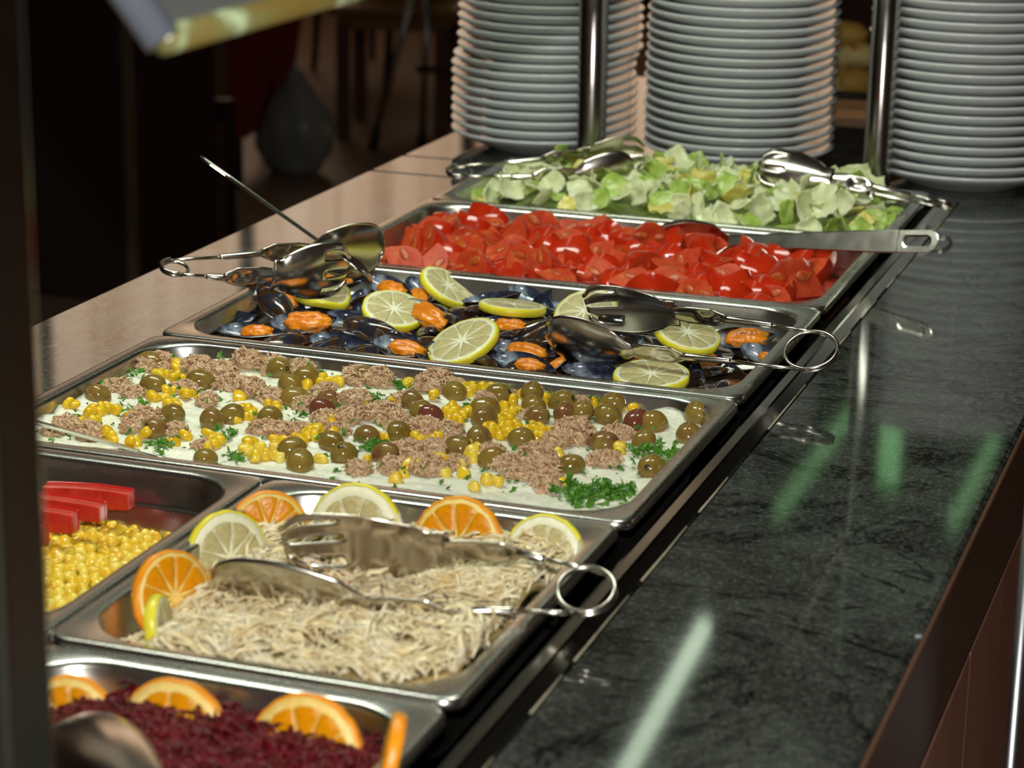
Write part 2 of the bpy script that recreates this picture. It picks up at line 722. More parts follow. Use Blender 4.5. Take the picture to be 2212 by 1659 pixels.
def slab(x0, x1, y0, y1):
    mb = MB()
    r = .003
    L = [rr(x0, x1, y0, y1, .004, GZ - slab_t), rr(x0, x1, y0, y1, .004, GZ - r), rr(x0, x1, y0, y1, .004, GZ, inset=r)]
    mb.loops(L, cap=True)
    me = mb.mesh('granite_slab', 'granite', False)
    return put('granite_slab', me, ctr)


slab(XL, -.5445, WY0, 1.480)
slab(XL, XR, WY1, YBK)
slab(XL, -.5445, 1.482, WY1 - .001)
slab(.0335, XR, WY0, WY1 - .001)
slab(XL, XR, YF, WY0 - .001)
# metal well frame: inner strip, step and outer bevel as one extruded profile around the well
mb = MB()
fx0, fx1, fy0, fy1 = -.5445, .033, WY0, WY1
mb.loops([rr(fx0, fx1, fy0, fy1, .004, GZ - .02, inset=.0), rr(fx0, fx1, fy0, fy1, .004, GZ + .0015, inset=-.0012),
          rr(fx0, fx1, fy0, fy1, .004, -.0068, inset=.0075),
          rr(fx0, fx1, fy0, fy1, .004, -.0055, inset=.009), rr(fx0, fx1, fy0, fy1, .004, -.0055, inset=.0165),
          rr(fx0, fx1, fy0, fy1, .004, -.007, inset=.018), rr(fx0, fx1, fy0, fy1, .004, -.016, inset=.018),
          rr(fx0, fx1, fy0, fy1, .004, -.016, inset=.026), rr(fx0, fx1, fy0, fy1, .004, -.06, inset=.027),
          rr(fx0, fx1, fy0, fy1, .004, -.10, inset=.028)])
put('well_frame', mb.mesh('well_frame', 'rail_steel', False), ctr)
# sealant line along the right side of the well frame (patchy)
mb = MB()
y = -.3
while y < 1.6:
    L = random.uniform(.05, .2)
    mb.tube([(.0345, y, GZ + .0004), (.0347 + random.uniform(-.0005, .0005), y + L / 2, GZ + .0004), (.0345, y + L, GZ + .0004)],
            .0009, 6)
    y += L + random.uniform(.02, .14)
put('sealant', mb.mesh('sealant', 'silicone'), ctr)['kind'] = 'stuff'
# wooden front
zb = PY(1986, 1659, 0)
d = ray(1986, 1659)
zf = CAM.z + d.z * ((XR + .004 - CAM.x) / d.x)   # groove height on the front face
mb = MB().box((XR + .0022, (YF + YBK) / 2, (GZ + zf) / 2 - .001), (.0036, YBK - YF, GZ - zf - .003))
put('wood_fascia', mb.mesh('wood_fascia', 'dark_wood', False), ctr, bevel=.001)
mb = MB().box((XR + .001, (YF + YBK) / 2, zf - .003), (.004, YBK - YF, .006))
put('groove', mb.mesh('groove', 'black_rubber', False), ctr)
yj = None
d = ray(2112, 1530)
yj = (CAM + d * ((XR + .012 - CAM.x) / d.x)).y
edges = [YF, yj - .62, yj, yj + .62, yj + 1.24, YBK]
for a, b in zip(edges[:-1], edges[1:]):
    mb = MB().box((XR - .003, (a + b) / 2, (zf - .006 + FZ + .1) / 2), (.014, b - a - .002, zf - .006 - FZ - .1))
    put('front_panel', mb.mesh('front_panel', 'pink_wood', False), ctr, bevel=.001)
mb = MB().box(((XL + XR) / 2, (YF + YBK) / 2, (GZ - slab_t + FZ) / 2 - .0), (XR - XL - .03, YBK - YF - .04, .001))
mb = MB().box((XL + .02, (YF + YBK) / 2, (GZ - slab_t + FZ) / 2), (.02, YBK - YF - .05, GZ - slab_t - FZ))
mb.box(((XL + XR) / 2, YF + .03, (GZ - slab_t + FZ) / 2), (XR - XL - .05, .02, GZ - slab_t - FZ))
mb.box(((XL + XR) / 2, YBK - .03, (GZ - slab_t + FZ) / 2), (XR - XL - .05, .02, GZ - slab_t - FZ))
mb.box((XR - .02, (YF + YBK) / 2, (GZ - slab_t + FZ) / 2), (.03, YBK - YF - .05, GZ - slab_t - FZ - .001))
put('carcass', mb.mesh('carcass', 'dark_wood', False), ctr)
# chrome upright of the tray rail at the counter front
d = ray(2204, 1400)
pr = CAM + d * ((XR + .05 - CAM.x) / d.x)
mb = MB().tube([(pr.x, pr.y, FZ), (pr.x, pr.y, .12)], .005, 12)
tag(put('chrome_upright', mb.mesh('chrome_upright', 'aluminium')), 'slim chrome upright in front of the brown counter panel', 'post')


# ------------------------------------------------------------------ pans
def pan(name, x0, x1, y0, y1, label, depth=.065, rc=.046, rot=0, z=0.0):
    fl = .013
    cx, cy = (x0 + x1) / 2, (y0 + y1) / 2
    a0, a1, b0, b1 = x0 - cx, x1 - cx, y0 - cy, y1 - cy
    ro = .014
    L = [rr(a0, a1, b0, b1, ro, -.0075, inset=.0), rr(a0, a1, b0, b1, ro, -.0065, inset=-.0006),
         rr(a0, a1, b0, b1, ro, -.0016, inset=.0), rr(a0, a1, b0, b1, ro, -.0003, inset=.0012),
         rr(a0, a1, b0, b1, ro, 0, inset=.003), rr(a0, a1, b0, b1, rc, -.0004, inset=fl - .002),
         rr(a0, a1, b0, b1, rc, -.0016, inset=fl), rr(a0, a1, b0, b1, rc, -.004, inset=fl + .001),
         rr(a0, a1, b0, b1, rc - .002, -.026, inset=fl + .0035), rr(a0, a1, b0, b1, rc - .003, -.028, inset=fl + .0065),
         rr(a0, a1, b0, b1, rc - .004, -.030, inset=fl + .008),
         rr(a0, a1, b0, b1, rc - .006, -depth + .012, inset=fl + .012),
         rr(a0, a1, b0, b1, rc - .010, -depth + .003, inset=fl + .016),
         rr(a0, a1, b0, b1, rc - .016, -depth, inset=fl + .024),
         rr(a0, a1, b0, b1, .01, -depth, inset=fl + .07)]
    mb = MB().loops(L, cap=True)
    o = put('steel_pan', mb.mesh('steel_pan', 'pan_steel'), M=TRS((cx, cy, z), (0, 0, rot)), solid=0)
    tag(o, label, 'food pan')
    o.data.materials[0] = MATS['pan_steel']
    return (x0 + fl, x1 - fl, y0 + fl, y1 - fl, rc)


O_beet = pan('p', -.274, -.004, -.331, -.006, 'stainless steel half pan of red beetroot shreds, nearest the camera', z=-.003)
O_chick = pan('p', -.272, -.001, -.004, .322, 'stainless steel half pan holding the pale shredded salad with citrus slices')
O_corn = pan('p', -.544, -.2735, -.004, .322, 'stainless steel half pan with sweetcorn and red pepper at left edge')
O_tuna = pan('p', -.537, .003, .324, .648, 'wide stainless steel pan of white salad topped with tuna and olives', z=.0005)
O_mus = pan('p', -.537, .002, .651, .972, 'wide stainless steel pan holding dark mussels and lemon slices', z=.001)
O_tom = pan('p', -.530, .002, .975, 1.297, 'wide stainless steel pan filled with red tomato wedges')
O_let = pan('p', -.528, .003, 1.300, 1.576, 'wide stainless steel pan of chopped lettuce, farthest from the camera')


def bed(name, label, cat, O, z, mat, hf=None, inset=.011, rings=14, per=10, kind='stuff', depth=.03):
    x0, x1, y0, y1, rc = O
    cx, cy = (x0 + x1) / 2, (y0 + y1) / 2
    base = rr(x0, x1, y0, y1, rc, 0, per, inset)
    # densify straight edges
    dense = []
    n = len(base)
    for i in range(n):
        a, b = base[i], base[(i + 1) % n]
        m = max(1, int((b - a).length / .012))
        for k in range(m):
            dense.append(a.lerp(b, k / m))
    L = []
    for k in range(rings, 0, -1):
        s = k / rings
        L.append([Vector((cx + (p.x - cx) * s, cy + (p.y - cy) * s, 0)) for p in dense])
    for lp in L:
        for p in lp:
            p.z = z + (hf(p.x, p.y) if hf else 0)
    mb = MB()
    low = [Vector((cx + (p.x - cx) * .97, cy + (p.y - cy) * .97, p.z - .006)) for p in L[0]]
    mb.loops([low] + L, cap=True)
    me = mb.mesh(name, mat)
    return tag(put(name, me), label, cat, kind=kind)


# ------------------------------------------------------------------ plates
def plate_mesh():
    R = .121
    prof = [(.0, .0028), (.060, .0028), (.066, .0005), (.070, .0), (.072, .0015), (.085, .0062), (.100, .0128), (.112, .0178),
            (.1185, .0212), (.1208, .0232), (.1216, .0248), (.1212, .0260), (.1198, .0262), (.110, .0226), (.098, .0170), (.085, .0105),
            (.070, .0072), (.0, .0068)]
    return MB().lathe(prof, 72).mesh('plate', 'porcelain')


PM = plate_mesh()


def stack(u, vfront, n, label, low, group, zshift=0.0, lean=(0, 0), skew=0):
    front = P(u, vfront, .0105)
    front.y += .012
    dirh = Vector((front.x - CAM.x, front.y - CAM.y, 0)).normalized()
    c = front + dirh * .119
    x, y = c.x, c.y
    for k in range(n):
        jx, jy = random.gauss(0, .0008), random.gauss(0, .0008)
        if skew and k < 9:
            jx += -skew
        o = put('dinner_plate', PM, M=TRS((x + jx + lean[0] * k, y + jy + lean[1] * k, GZ + .0002 + k * .0122),
                                           (random.gauss(0, .002), random.gauss(0, .002), random.uniform(0, 6))))
        kk = k + 1
        od = '%d%s' % (kk, 'th' if 10 < kk < 20 else {1: 'st', 2: 'nd', 3: 'rd'}.get(kk % 10, 'th'))
        tag(o, label % od if k else low, 'plate', group)
    return x, y


stack(1176, 318, 26, 'white dinner plate, %s from the bottom of the leftmost stack',
      'lowest white plate of the leftmost stack, resting on the dark granite', 'plates of the stack behind the left post',
      lean=(.0001, 0), skew=.006)
stack(1587, 353, 26, 'white dinner plate, %s from the bottom of the middle stack between the posts',
      'lowest white plate of the middle stack between the steel posts', 'plates of the stack between the posts')
stack(2080, 396, 23, 'white dinner plate, %s from the bottom of the stack right of both posts',
      'lowest white plate of the rightmost stack, mirrored in the granite', 'plates of the stack at the right', lean=(-.0003, 0))

# ------------------------------------------------------------------ posts and sneeze guard
def post(u, v, r, label, top=.62):
    p = PY(u, v, 1.607)
    t_ = thing('guard_post', label, 'post', loc=(p.x, p.y, GZ))
    mb = MB().lathe([(r, .004), (r, top), (0, top)], 40)
    put('tube', mb.mesh('tube', 'post_steel'), t_)
    mb = MB().lathe([(0, 0), (r * 1.5, 0), (r * 1.5, .003), (r * 1.1, .005), (r, .005)], 40)
    put('base_flange', mb.mesh('base_flange', 'post_steel'), t_)
    return p


pa = post(1275, 352, .0185, 'round polished steel post in front of the leftmost plate stack')
pb = post(1892, 405, .0165, 'round polished steel post between the middle and right plate stacks')
d = ray(-44, 830)
pn = CAM + d.normalized() * .92
t_ = thing('guard_post', 'blurred dark steel post at the very left edge, in front of the pans', 'post', loc=(pn.x, pn.y, GZ))
put('tube', MB().box((0, 0, .35), (.034, .034, .70)).mesh('tube', 'post_steel', False), t_, bevel=.003)
put('base_flange', MB().box((0, 0, .003), (.06, .06, .006)).mesh('base_flange', 'post_steel', False), t_, bevel=.002)

g0 = PD(352, 88, 1.02)
g1 = Vector((g0.x, 0.80, g0.z))
e1 = PD(275, -8, 1.02)
tl = Vector((-.62, 0, .78)).normalized()
sg = thing('sneeze_guard', 'tilted glass sneeze guard pane hanging above the pans at top left', 'glass guard')
mb = MB()
n_ = tl.cross(Vector((0, 1, 0))).normalized()
W_ = .34
a, b = g0, g1
c_, d_ = g1 + tl * W_, g0 + tl * W_
t5 = n_ * .003
mb.add([a - t5, b - t5, c_ - t5, d_ - t5, a + t5, b + t5, c_ + t5, d_ + t5],
       [(0, 1, 2, 3), (7, 6, 5, 4), (0, 4, 5, 1), (1, 5, 6, 2), (2, 6, 7, 3), (3, 7, 4, 0)])
put('glass_pane', mb.mesh('glass_pane', 'thin_glass', False), sg)
mb = MB().tube([g0, g1], .0065, 10)
put('lit_edge', mb.mesh('lit_edge', 'glass_rim'), sg)
mb = MB().tube([g0 + Vector((0, 0, 0)), g0 + tl * W_], .0085, 12)
put('end_trim', mb.mesh('end_trim', 'pale_trim'), sg)
mb = MB().tube([g1, Vector((pb.x, pb.y, g1.z + .01))], .006, 10)
put('bracket', mb.mesh('bracket', 'post_steel'), sg)
mb = MB().tube([g0 + tl * .12 + Vector((0, .01, 0)), Vector((pn.x, pn.y, .5))], .006, 10)
put('bracket', mb.mesh('bracket', 'post_steel'), sg)

# fluorescent tubes, seen mirrored in the granite
def tubelamp(u, v, z, length, az, mat, r=.016, label='', toward=-1):
    p = P(u, v, GZ)
    dd = (p - CAM)
    dd.z = -dd.z
    q = p + dd * ((z - p.z) / dd.z)
    a = math.radians(az)
    dr = Vector((math.sin(a), math.cos(a), 0)) * toward
    t_ = thing('fluorescent_lamp', label, 'lamp', loc=(0, 0, 0))
    put('tube', MB().tube([q, q + dr * length], r, 12).mesh('tube', mat), t_)
    mb = MB()
    s = Vector((0, 0, r + .022))
    M = basis(q + dr * length / 2 + s, dr, Vector((-dr.y, dr.x, 0)), Vector((0, 0, 1)))
    mb.box((0, 0, 0), (length + .05, .04, .035), M=M)
    put('housing', mb.mesh('housing', 'lamp_housing', False), t_)
    if CZ - z > .1:
        for k in (.15, .85):
            c0 = q + dr * length * k + s
            put('hanger', MB().tube([c0, (c0.x, c0.y, CZ)], .003, 6).mesh('hanger', 'aluminium'), t_)
    return q


tubelamp(1522, 1352, 1.32, 2.4, -3.6, 'tube_glow', .0175, 'fluorescent tube lamp above the counter, mirrored in the granite')
tubelamp(1840, 890, 2.6, 1.5, 0, 'tube_glow_dim', .03, 'greenish far ceiling tube above the dining area')
tubelamp(2150, 950, 2.6, 1.2, 0, 'tube_glow_dim', .03, 'second greenish ceiling tube nearer the right wall')


# ------------------------------------------------------------------ corn
def kernel_mesh(seed):
    rnd = random.Random(seed)
    a, b, c = .0046 * rnd.uniform(.85, 1.1), .0040 * rnd.uniform(.85, 1.1), .0029 * rnd.uniform(.9, 1.15)

    def fn(d):
        e = Vector([math.copysign(abs(k) ** .72, k) for k in d])
        tp = 1 - .32 * max(0, e.x + .2)
        e.y *= tp
        e.z *= 1 - .2 * e.x
        # dent on the crown
        if e.x < -.3:
            e.x += .14 * math.exp(-(e.y ** 2 + e.z ** 2) * 5)
        return e
    return MB().ball((0, 0, 0), (a, b, c), 12, 8, fn=fn)


KMB = [kernel_mesh(i) for i in range(5)]
KM = [k.mesh('corn_kernel', 'corn') for k in KMB]


def corn_h(x, y):
    return -.050 + .032 * math.exp(-(((x + .455) / .10) ** 2 + ((y - .13) / .13) ** 2)) + .003 * nz(x, y, 1, 40)


def rrot():
    return (random.uniform(0, 6.28), random.uniform(0, 6.28), random.uniform(0, 6.28))


bed('corn_juice_bed', 'packed lower layer of sweetcorn in the left half pan', 'sweetcorn', O_corn, -.004, 'corn_heap', lambda x, y: corn_h(x, y) - .008, inset=.020, rings=40)
bpy.data.objects['corn_juice_bed'].name = 'sweetcorn_bed'
stuffmb = MB()
cand = []
x0, x1, y0, y1, _ = O_corn
sp = .0094
j = 0
y = y0 + .014
while y < y1 - .014:
    x = x0 + .014 + (sp / 2 if j % 2 else 0)
    while x < x1 - .014:
        for layer in (0, 1):
            px = x + random.gauss(0, .0013) + (.003 if layer else 0)
            py = y + random.gauss(0, .0013) + (.003 if layer else 0)
            z = corn_h(px, py) + (-.0045 if layer else 0) + random.gauss(0, .0010)
            u, v = proj((px, py, z))
            vis = 55 < u < 410 and 1060 < v < 1330
            cand.append((layer, not vis, random.random(), px, py, z))
        x += sp
    j += 1
    y += sp * .82
top = sorted([c for c in cand if c[0] == 0 and not c[1]], key=lambda c: c[4])[:300]
ids = set(id(c) for c in top)
for c in cand:
    M = TRS(c[3:6], rrot(), 1.22)
    if id(c) in ids:
        o = put('corn_kernel', random.choice(KM), M=M)
        w_ = spot(c[3:5], (-.46, -.30, .02, .30), 'the sweetcorn heap')
        tag(o, 'glossy corn kernel ' + w_, 'sweetcorn', 'corn kernels ' + w_)
    else:
        k = random.choice(KMB)
        stuffmb.add([M @ Vector(q) for q in k.v], k.f)
tag(put('sweetcorn_fill', stuffmb.mesh('sweetcorn_fill', 'corn_heap')), 'remaining yellow sweetcorn filling the left half pan', 'sweetcorn', kind='stuff')


# pepper strips
def pepper(p0, p1, h, label, bend=.006, thick=.006):
    p0, p1 = Vector(p0), Vector(p1)
    t_ = thing('pepper_strip', label, 'pepper', loc=tuple(p0))
    ax = (p1 - p0)
    L = ax.length
    ax.normalize()
    side = Vector((0, 0, 1)).cross(ax).normalized()
    up = ax.cross(side)
    N = 12

    def body(w0, w1, top, bot):
        L_ = []
        for k in range(N + 1):
            q = k / N
            c = ax * (L * q) + side * (bend * math.sin(PI * q))
            hh = .85 + .15 * math.sin(PI * q)
            L_.append([c + side * w0 + up * top, c + side * w1 + up * top, c + side * w1 * 1.1 + up * (top + bot) / 2,
                       c + side * w1 + up * bot * hh, c + side * w0 + up * bot * hh, c + side * w0 * 1.15 + up * (top + bot) / 2])
        mb = MB().loops(L_, cap=True)
        mb.f.append((5, 4, 3, 2, 1, 0))
        mb.m.append(0)
        return mb
    put('skin', body(-thick * .5, -thick * .3, 0, -h).mesh('skin', 'pepper_skin', False), t_, bevel=.0008)
    put('flesh', body(-thick * .29, thick * .5, -.0006, -h * .96).mesh('flesh', 'pepper_flesh', False), t_, bevel=.0012)
    return t_


pepper(P(284, 1060, -.010), P(96, 1044, -.010), .017, 'red pepper strip lying farthest back beside the corn', -.004, .012)
pepper(P(222, 1088, -.008), P(-20, 1060, -.008), .016, 'second red pepper strip from the back, with a pale cut edge', -.004, .012)
pepper(P(164, 1106, -.006), P(-30, 1088, -.006), .018, 'third red pepper strip, just behind the corn heap', -.004, .012)
pepper(P(98, 1134, -.004), P(-40, 1120, -.004), .018, 'shortest red pepper piece at left, nearest to the camera', -.004, .012)

# ------------------------------------------------------------------ citrus slices
def slice_parts(R, T, kind, nseg=9, bend=0, seed=0, pithw=.17):
    rnd = random.Random(seed)

    def bd(v):
        if not bend:
            return v
        x, y, z = v
        return (x, y, z - bend * math.cos(x / R * PI) * R)
    wob = [1 + .012 * rnd.uniform(-1, 1) for _ in range(48)]

    def lobed(prof, seg=48):
        mb = MB().lathe(prof, seg)
        mb.v = [bd((x * wob[i % seg], y * wob[i % seg], z)) for i, (x, y, z) in enumerate(mb.v)]
        return mb
    h = T / 2
    out = []
    rind = lobed([(R - .0016, -h), (R - .0005, -h * .8), (R, 0), (R - .0005, h * .8), (R - .0016, h), (R - .0028, h * .9),
                  (R - .0028, -h * .9), (R - .0016, -h)])
    out.append(('rind', rind.mesh('rind', kind + '_rind'), None))
    pith = lobed([(0.0001, -h + .0003), (R * .4, -h + .0003), (R * .75, -h + .0003), (R - .0017, -h + .0002), (R - .0017, h - .0002), (R * .75, h - .0003),
                  (R * .4, h - .0003), (0.0001, h - .0003)])
    out.append(('pith', pith.mesh('pith', kind + '_pith'), None))
    ro = R * (1 - pithw)
    for s in range(nseg):
        a0 = 2 * PI * s / nseg
        a1 = 2 * PI * (s + 1) / nseg
        gap = .013
        loop = []
        ri = R * .10
        pts = [(ri, (a0 + a1) / 2)]
        pts += [(R * .22, a0 + .16), (R * .45, a0 + gap * 1.6), (ro * .86, a0 + gap), (ro * .97, a0 + gap * 2.0)]
        pts += [(ro, a0 + (a1 - a0) * q) for q in (.3, .5, .7)]
        pts += [(ro * .97, a1 - gap * 2.0), (ro * .86, a1 - gap), (R * .45, a1 - gap * 1.6), (R * .22, a1 - .16)]
        P2 = [(r_ * math.cos(a), r_ * math.sin(a)) for r_, a in pts]
        cx = sum(p[0] for p in P2) / len(P2)
        cy = sum(p[1] for p in P2) / len(P2)
        L = []
        for sc, z in ((.35, -h - .0001), (.93, -h - .0001), (1, -h + .0003), (1, h - .0003), (.93, h + .0001), (.35, h + .0001)):
            L.append([Vector(bd((cx + (x - cx) * sc, cy + (y - cy) * sc, z + (.0002 * rnd.uniform(-1, 1) if sc < 1 else 0)))) for x, y in P2])
        mb = MB().loops(L, cap=True)
        mb.f.append(tuple(reversed(range(len(P2)))))
        mb.m.append(0)
        out.append(('segment', mb.mesh('segment', kind + '_pulp'), None))
    return out


SL = {}


def citrus(kind, M, label, R=.033, T=.0075, bend=0, nseg=9, pithw=.17, group=None):
    key = (kind, R, T, bend, nseg, pithw)
    if key not in SL:
        SL[key] = slice_parts(R, T, kind, nseg, bend, len(SL), pithw)
    t_ = thing(kind + '_slice', label, kind, group, M=M)
    for nm, me, _ in SL[key]:
        put(nm, me, t_)
    return t_


toC = Vector((.32, -.90, .28)).normalized()


def nrm(x, y, z):
    return Vector((x, y, z)).normalized()


# on the mussels (normal leans: up + toward camera)
ZM = -.010
ML = [(697, 642, ZM, (.05, -.10, 1), .0275, .13, 'curved lemon slice bent over the mussels below the left tongs'),
      (850, 672, ZM, (.28, -.30, 1), .0305, 0, 'tilted lemon slice with thick yellow rind facing the camera, left part of the mussels'),
      (965, 622, ZM - .002, (.62, -.05, 1), .030, 0, 'steeply tilted lemon slice against the back edge of the mussel pan'),
      (1107, 665, ZM, (.04, .12, 1), .0325, 0, 'flat lemon slice showing its rind, middle of the mussel pan'),
      (1266, 676, ZM - .002, (-.12, -.55, 1), .0315, 0, 'lemon slice lying under the fork of the right tongs'),
      (1001, 741, ZM, (-.30, -.42, 1), .0345, 0, 'large lemon slice at the front edge of the mussels, face toward the camera'),
      (1484, 724, ZM, (.28, -.20, 1), .0315, 0, 'lemon slice right of the tongs, leaning down to the right'),
      (1407, 814, ZM - .004, (.0, -.12, 1), .0335, 0, 'pale lemon slice at the front rim, below the tongs spoon')]
for i, (u, v, z, n_, R_, bend, lab) in enumerate(ML):
    citrus('lemon', facing(P(u, v, z + .004), n_, random.uniform(0, 6)), lab, R_, .0078, bend, 9, .15)

# in the pale salad: standing against the walls
def stand(kind, u, v, Y, n_, R_, lab, pithw=.24, T=.008):
    p = PY(u, v, Y)
    citrus(kind, facing(p, n_, random.uniform(0, 6)), lab, R_, T, 0, 9 if kind == 'lemon' else 10, pithw)


stand('lemon', 768, 1152, .290, (.0, -1, .30), .0365, 'large lemon slice standing at the back of the pale shredded salad', .26)
stand('orange', 990, 1176, .288, (-.06, -1, .30), .0345, 'orange slice standing between two lemon slices at the back wall', .15)
stand('lemon', 1176, 1202, .286, (-.05, -1, .35), .0300, 'small lemon slice in the back right corner of the pale salad', .26)
stand('lemon', 492, 1205, .200, (1.0, -.55, .34), .0330, 'lemon slice leaning on the left wall of the pale salad pan', .24)
stand('orange', 580, 1146, .262, (.70, -1, .30), .0290, 'orange slice partly hidden behind the serving fork', .15)
stand('orange', 372, 1290, .100, (1.0, -.42, .34), .0310, 'orange slice leaning on the left wall beside the shreds', .14)
stand('lemon', 343, 1352, .048, (1, .22, .12), .0200, 'small yellow lemon wedge standing edge on at the front left', .2)
citrus('lemon', facing(P(585, 1432, -.018), (0, -.2, 1), 0), 'lemon piece almost buried at the front of the pale salad', .022, .006, 0, 9, .2)
# beet pan
stand('orange', 150, 1572, -.040, (.10, -1, .30), .0320, 'orange slice at the left end of the beetroot pan', .2)
stand('orange', 372, 1600, -.046, (.0, -1, .28), .0370, 'large orange slice in the middle of the beetroot back wall', .2)
stand('orange', 660, 1635, -.046, (-.05, -1, .28), .0370, 'orange slice right of the largest one, behind the beetroot', .2)
stand('orange', 842, 1640, -.085, (-1, -.35, .25), .0260, 'small orange slice against the right wall of the beetroot pan', .2)


# ------------------------------------------------------------------ shredded salads
def shreds(name, label, cat, O, n, hf, mats, L0, L1, wd, seed, curl=1.0, flat=.4, zj=.004, clump=0):
    rnd = random.Random(seed)
    x0, x1, y0, y1, rc = O
    mb = MB()
    for i in range(n):
        x, y = rnd.uniform(x0 + .012, x1 - .012), rnd.uniform(y0 + .012, y1 - .012)
        # rounded corners
        ex = max(0, abs(x - (x0 + x1) / 2) - ((x1 - x0) / 2 - rc))
        ey = max(0, abs(y - (y0 + y1) / 2) - ((y1 - y0) / 2 - rc))
        if math.hypot(ex, ey) > rc - .012:
            continue
        a = rnd.uniform(0, 2 * PI)
        if clump:
            a = 2.5 * PI * nz(x, y, 3, clump) * 2 + rnd.gauss(0, .5)
        L = rnd.uniform(L0, L1)
        pts = []
        px, py = x, y
        st = 6
        da = rnd.gauss(0, .28) * curl
        tl_ = rnd.gauss(0, .25)
        for k in range(st):
            s = (k / (st - 1) - .5)
            bx = min(max(px, x0 + .010), x1 - .010)
            by = min(max(py, y0 + .010), y1 - .010)
            pts.append((bx, by, hf(bx, by) + zj * (1 - 4 * s * s) * rnd.uniform(.5, 1) + tl_ * s * L + rnd.uniform(-.5, .5) * .001))
            px += math.cos(a) * L / st
            py += math.sin(a) * L / st
            a += da
        w_ = wd * rnd.uniform(.6, 1.3)
        mi = 0
        if len(mats) > 1 and rnd.random() < .30 and math.hypot(x + .150, (y - .150) * .8) < .022:
            mi = 1
        mb.tube(pts, [w_ * .5, w_, w_, w_, w_, w_ * .4], 5, flat=flat, mi=mi, up=(rnd.gauss(0, .5), rnd.gauss(0, .5), 1))
    return tag(put(name, mb.mesh(name, mats)), label, cat, kind='stuff')


def chick_h(x, y):
    s = min(1, max(0, (x + .250) / .05))
    return -.028 + .021 * s * (1 - .5 * max(0, (y - .18) / .12)) + .010 * nz(x, y, 2, 22) + .006 * math.exp(-(((x + .12) / .05) ** 2 + ((y - .2) / .05) ** 2))


bed('pale_salad_bed', 'golden dressing and shreds under the pale salad', 'salad', O_chick, -.005, 'broth', chick_h)
shreds('shredded_pale_salad', 'creamy white shredded salad in the half pan with citrus slices', 'salad', O_chick, 2600, chick_h,
       ['white_shred', 'pink_shred'], .024, .062, .0022, 5, 2.2, .36, .008, clump=7)


def beet_h(x, y):
    return -.020 + .020 * math.exp(-(((x + .16) / .09) ** 2 + ((y + .17) / .10) ** 2)) + .006 * nz(x, y, 5, 30) - .016 * max(0, min(1, (-.20 - x) / .05)) * max(0, min(1, (y + .12) / .06))


bed('beetroot_bed', 'dark red base of the shredded beetroot', 'beetroot', O_beet, -.004, 'beet', beet_h)
shreds('shredded_beetroot', 'dark crimson shredded beetroot in the nearest half pan', 'beetroot', O_beet, 3600, beet_h, ['beet'], .015, .04,
       .0013, 9, 1.6, .6, .005)


# ------------------------------------------------------------------ tuna pan
def tuna_h(x, y):
    x0, x1, y0, y1, rc = O_tuna
    e = min(x - x0, x1 - x, y - y0, y1 - y)
    up = .006 * math.exp(-e / .012) * (1 + nz(x, y, 0, 30))
    return -.0155 + up + .0026 * nz(x * .45, y, 4, 70) + .0018 * nz(x * .6, y, 9, 170)


def tuna_hh(x, y):
    return tuna_h(x, y)


bed('white_salad', 'creamy white salad base spread in the wide pan under tuna and olives', 'salad', O_tuna, 0.0, 'cream', tuna_h, rings=46, per=14, inset=.003)


def on_tuna(u, v, dz=0):
    p = P(u, v, -.014)
    x0, x1, y0, y1, rc = O_tuna
    p.x = min(max(p.x, x0 + .009), x1 - .009)
    p.y = min(max(p.y, y0 + .009), y1 - .009)
    p.z = tuna_h(p.x, p.y) + dz
    return p


def tuna_clump(seed):
    rnd = random.Random(seed)
    mb = MB()

    def fn(d):
        k = 1 + .35 * noise.noise(d * 2.2 + Vector((seed * 3, 0, 0)))
        return d * k * (1 + .16 * noise.noise(d * 7 + Vector((seed, 0, 0))))
    mb.ball((0, 0, .003), (.0125, .0100, .0070), 20, 12, fn=fn)
    for i in range(110):
        th = rnd.uniform(0, 2 * PI)
        ph = rnd.uniform(-.1, 1.3)
        c = Vector((.013 * math.cos(th) * math.cos(ph), .011 * math.sin(th) * math.cos(ph), .003 + .0075 * math.sin(ph)))
        a = th + rnd.gauss(PI / 2, .9)
        L = rnd.uniform(.0035, .0085)
        dr = Vector((math.cos(a), math.sin(a), rnd.gauss(0, .35)))
        pts = [c - dr * L / 2, c + Vector((0, 0, .0012)), c + dr * L / 2 + Vector((rnd.gauss(0, .001), rnd.gauss(0, .001), -.001))]
        wv = rnd.uniform(.0008, .0021)
        mb.tube(pts, [wv * .5, wv, wv * .5], 5, flat=.5, up=(rnd.gauss(0, 1), rnd.gauss(0, 1), 1))
    return mb.mesh('tuna_chunk', 'tuna')


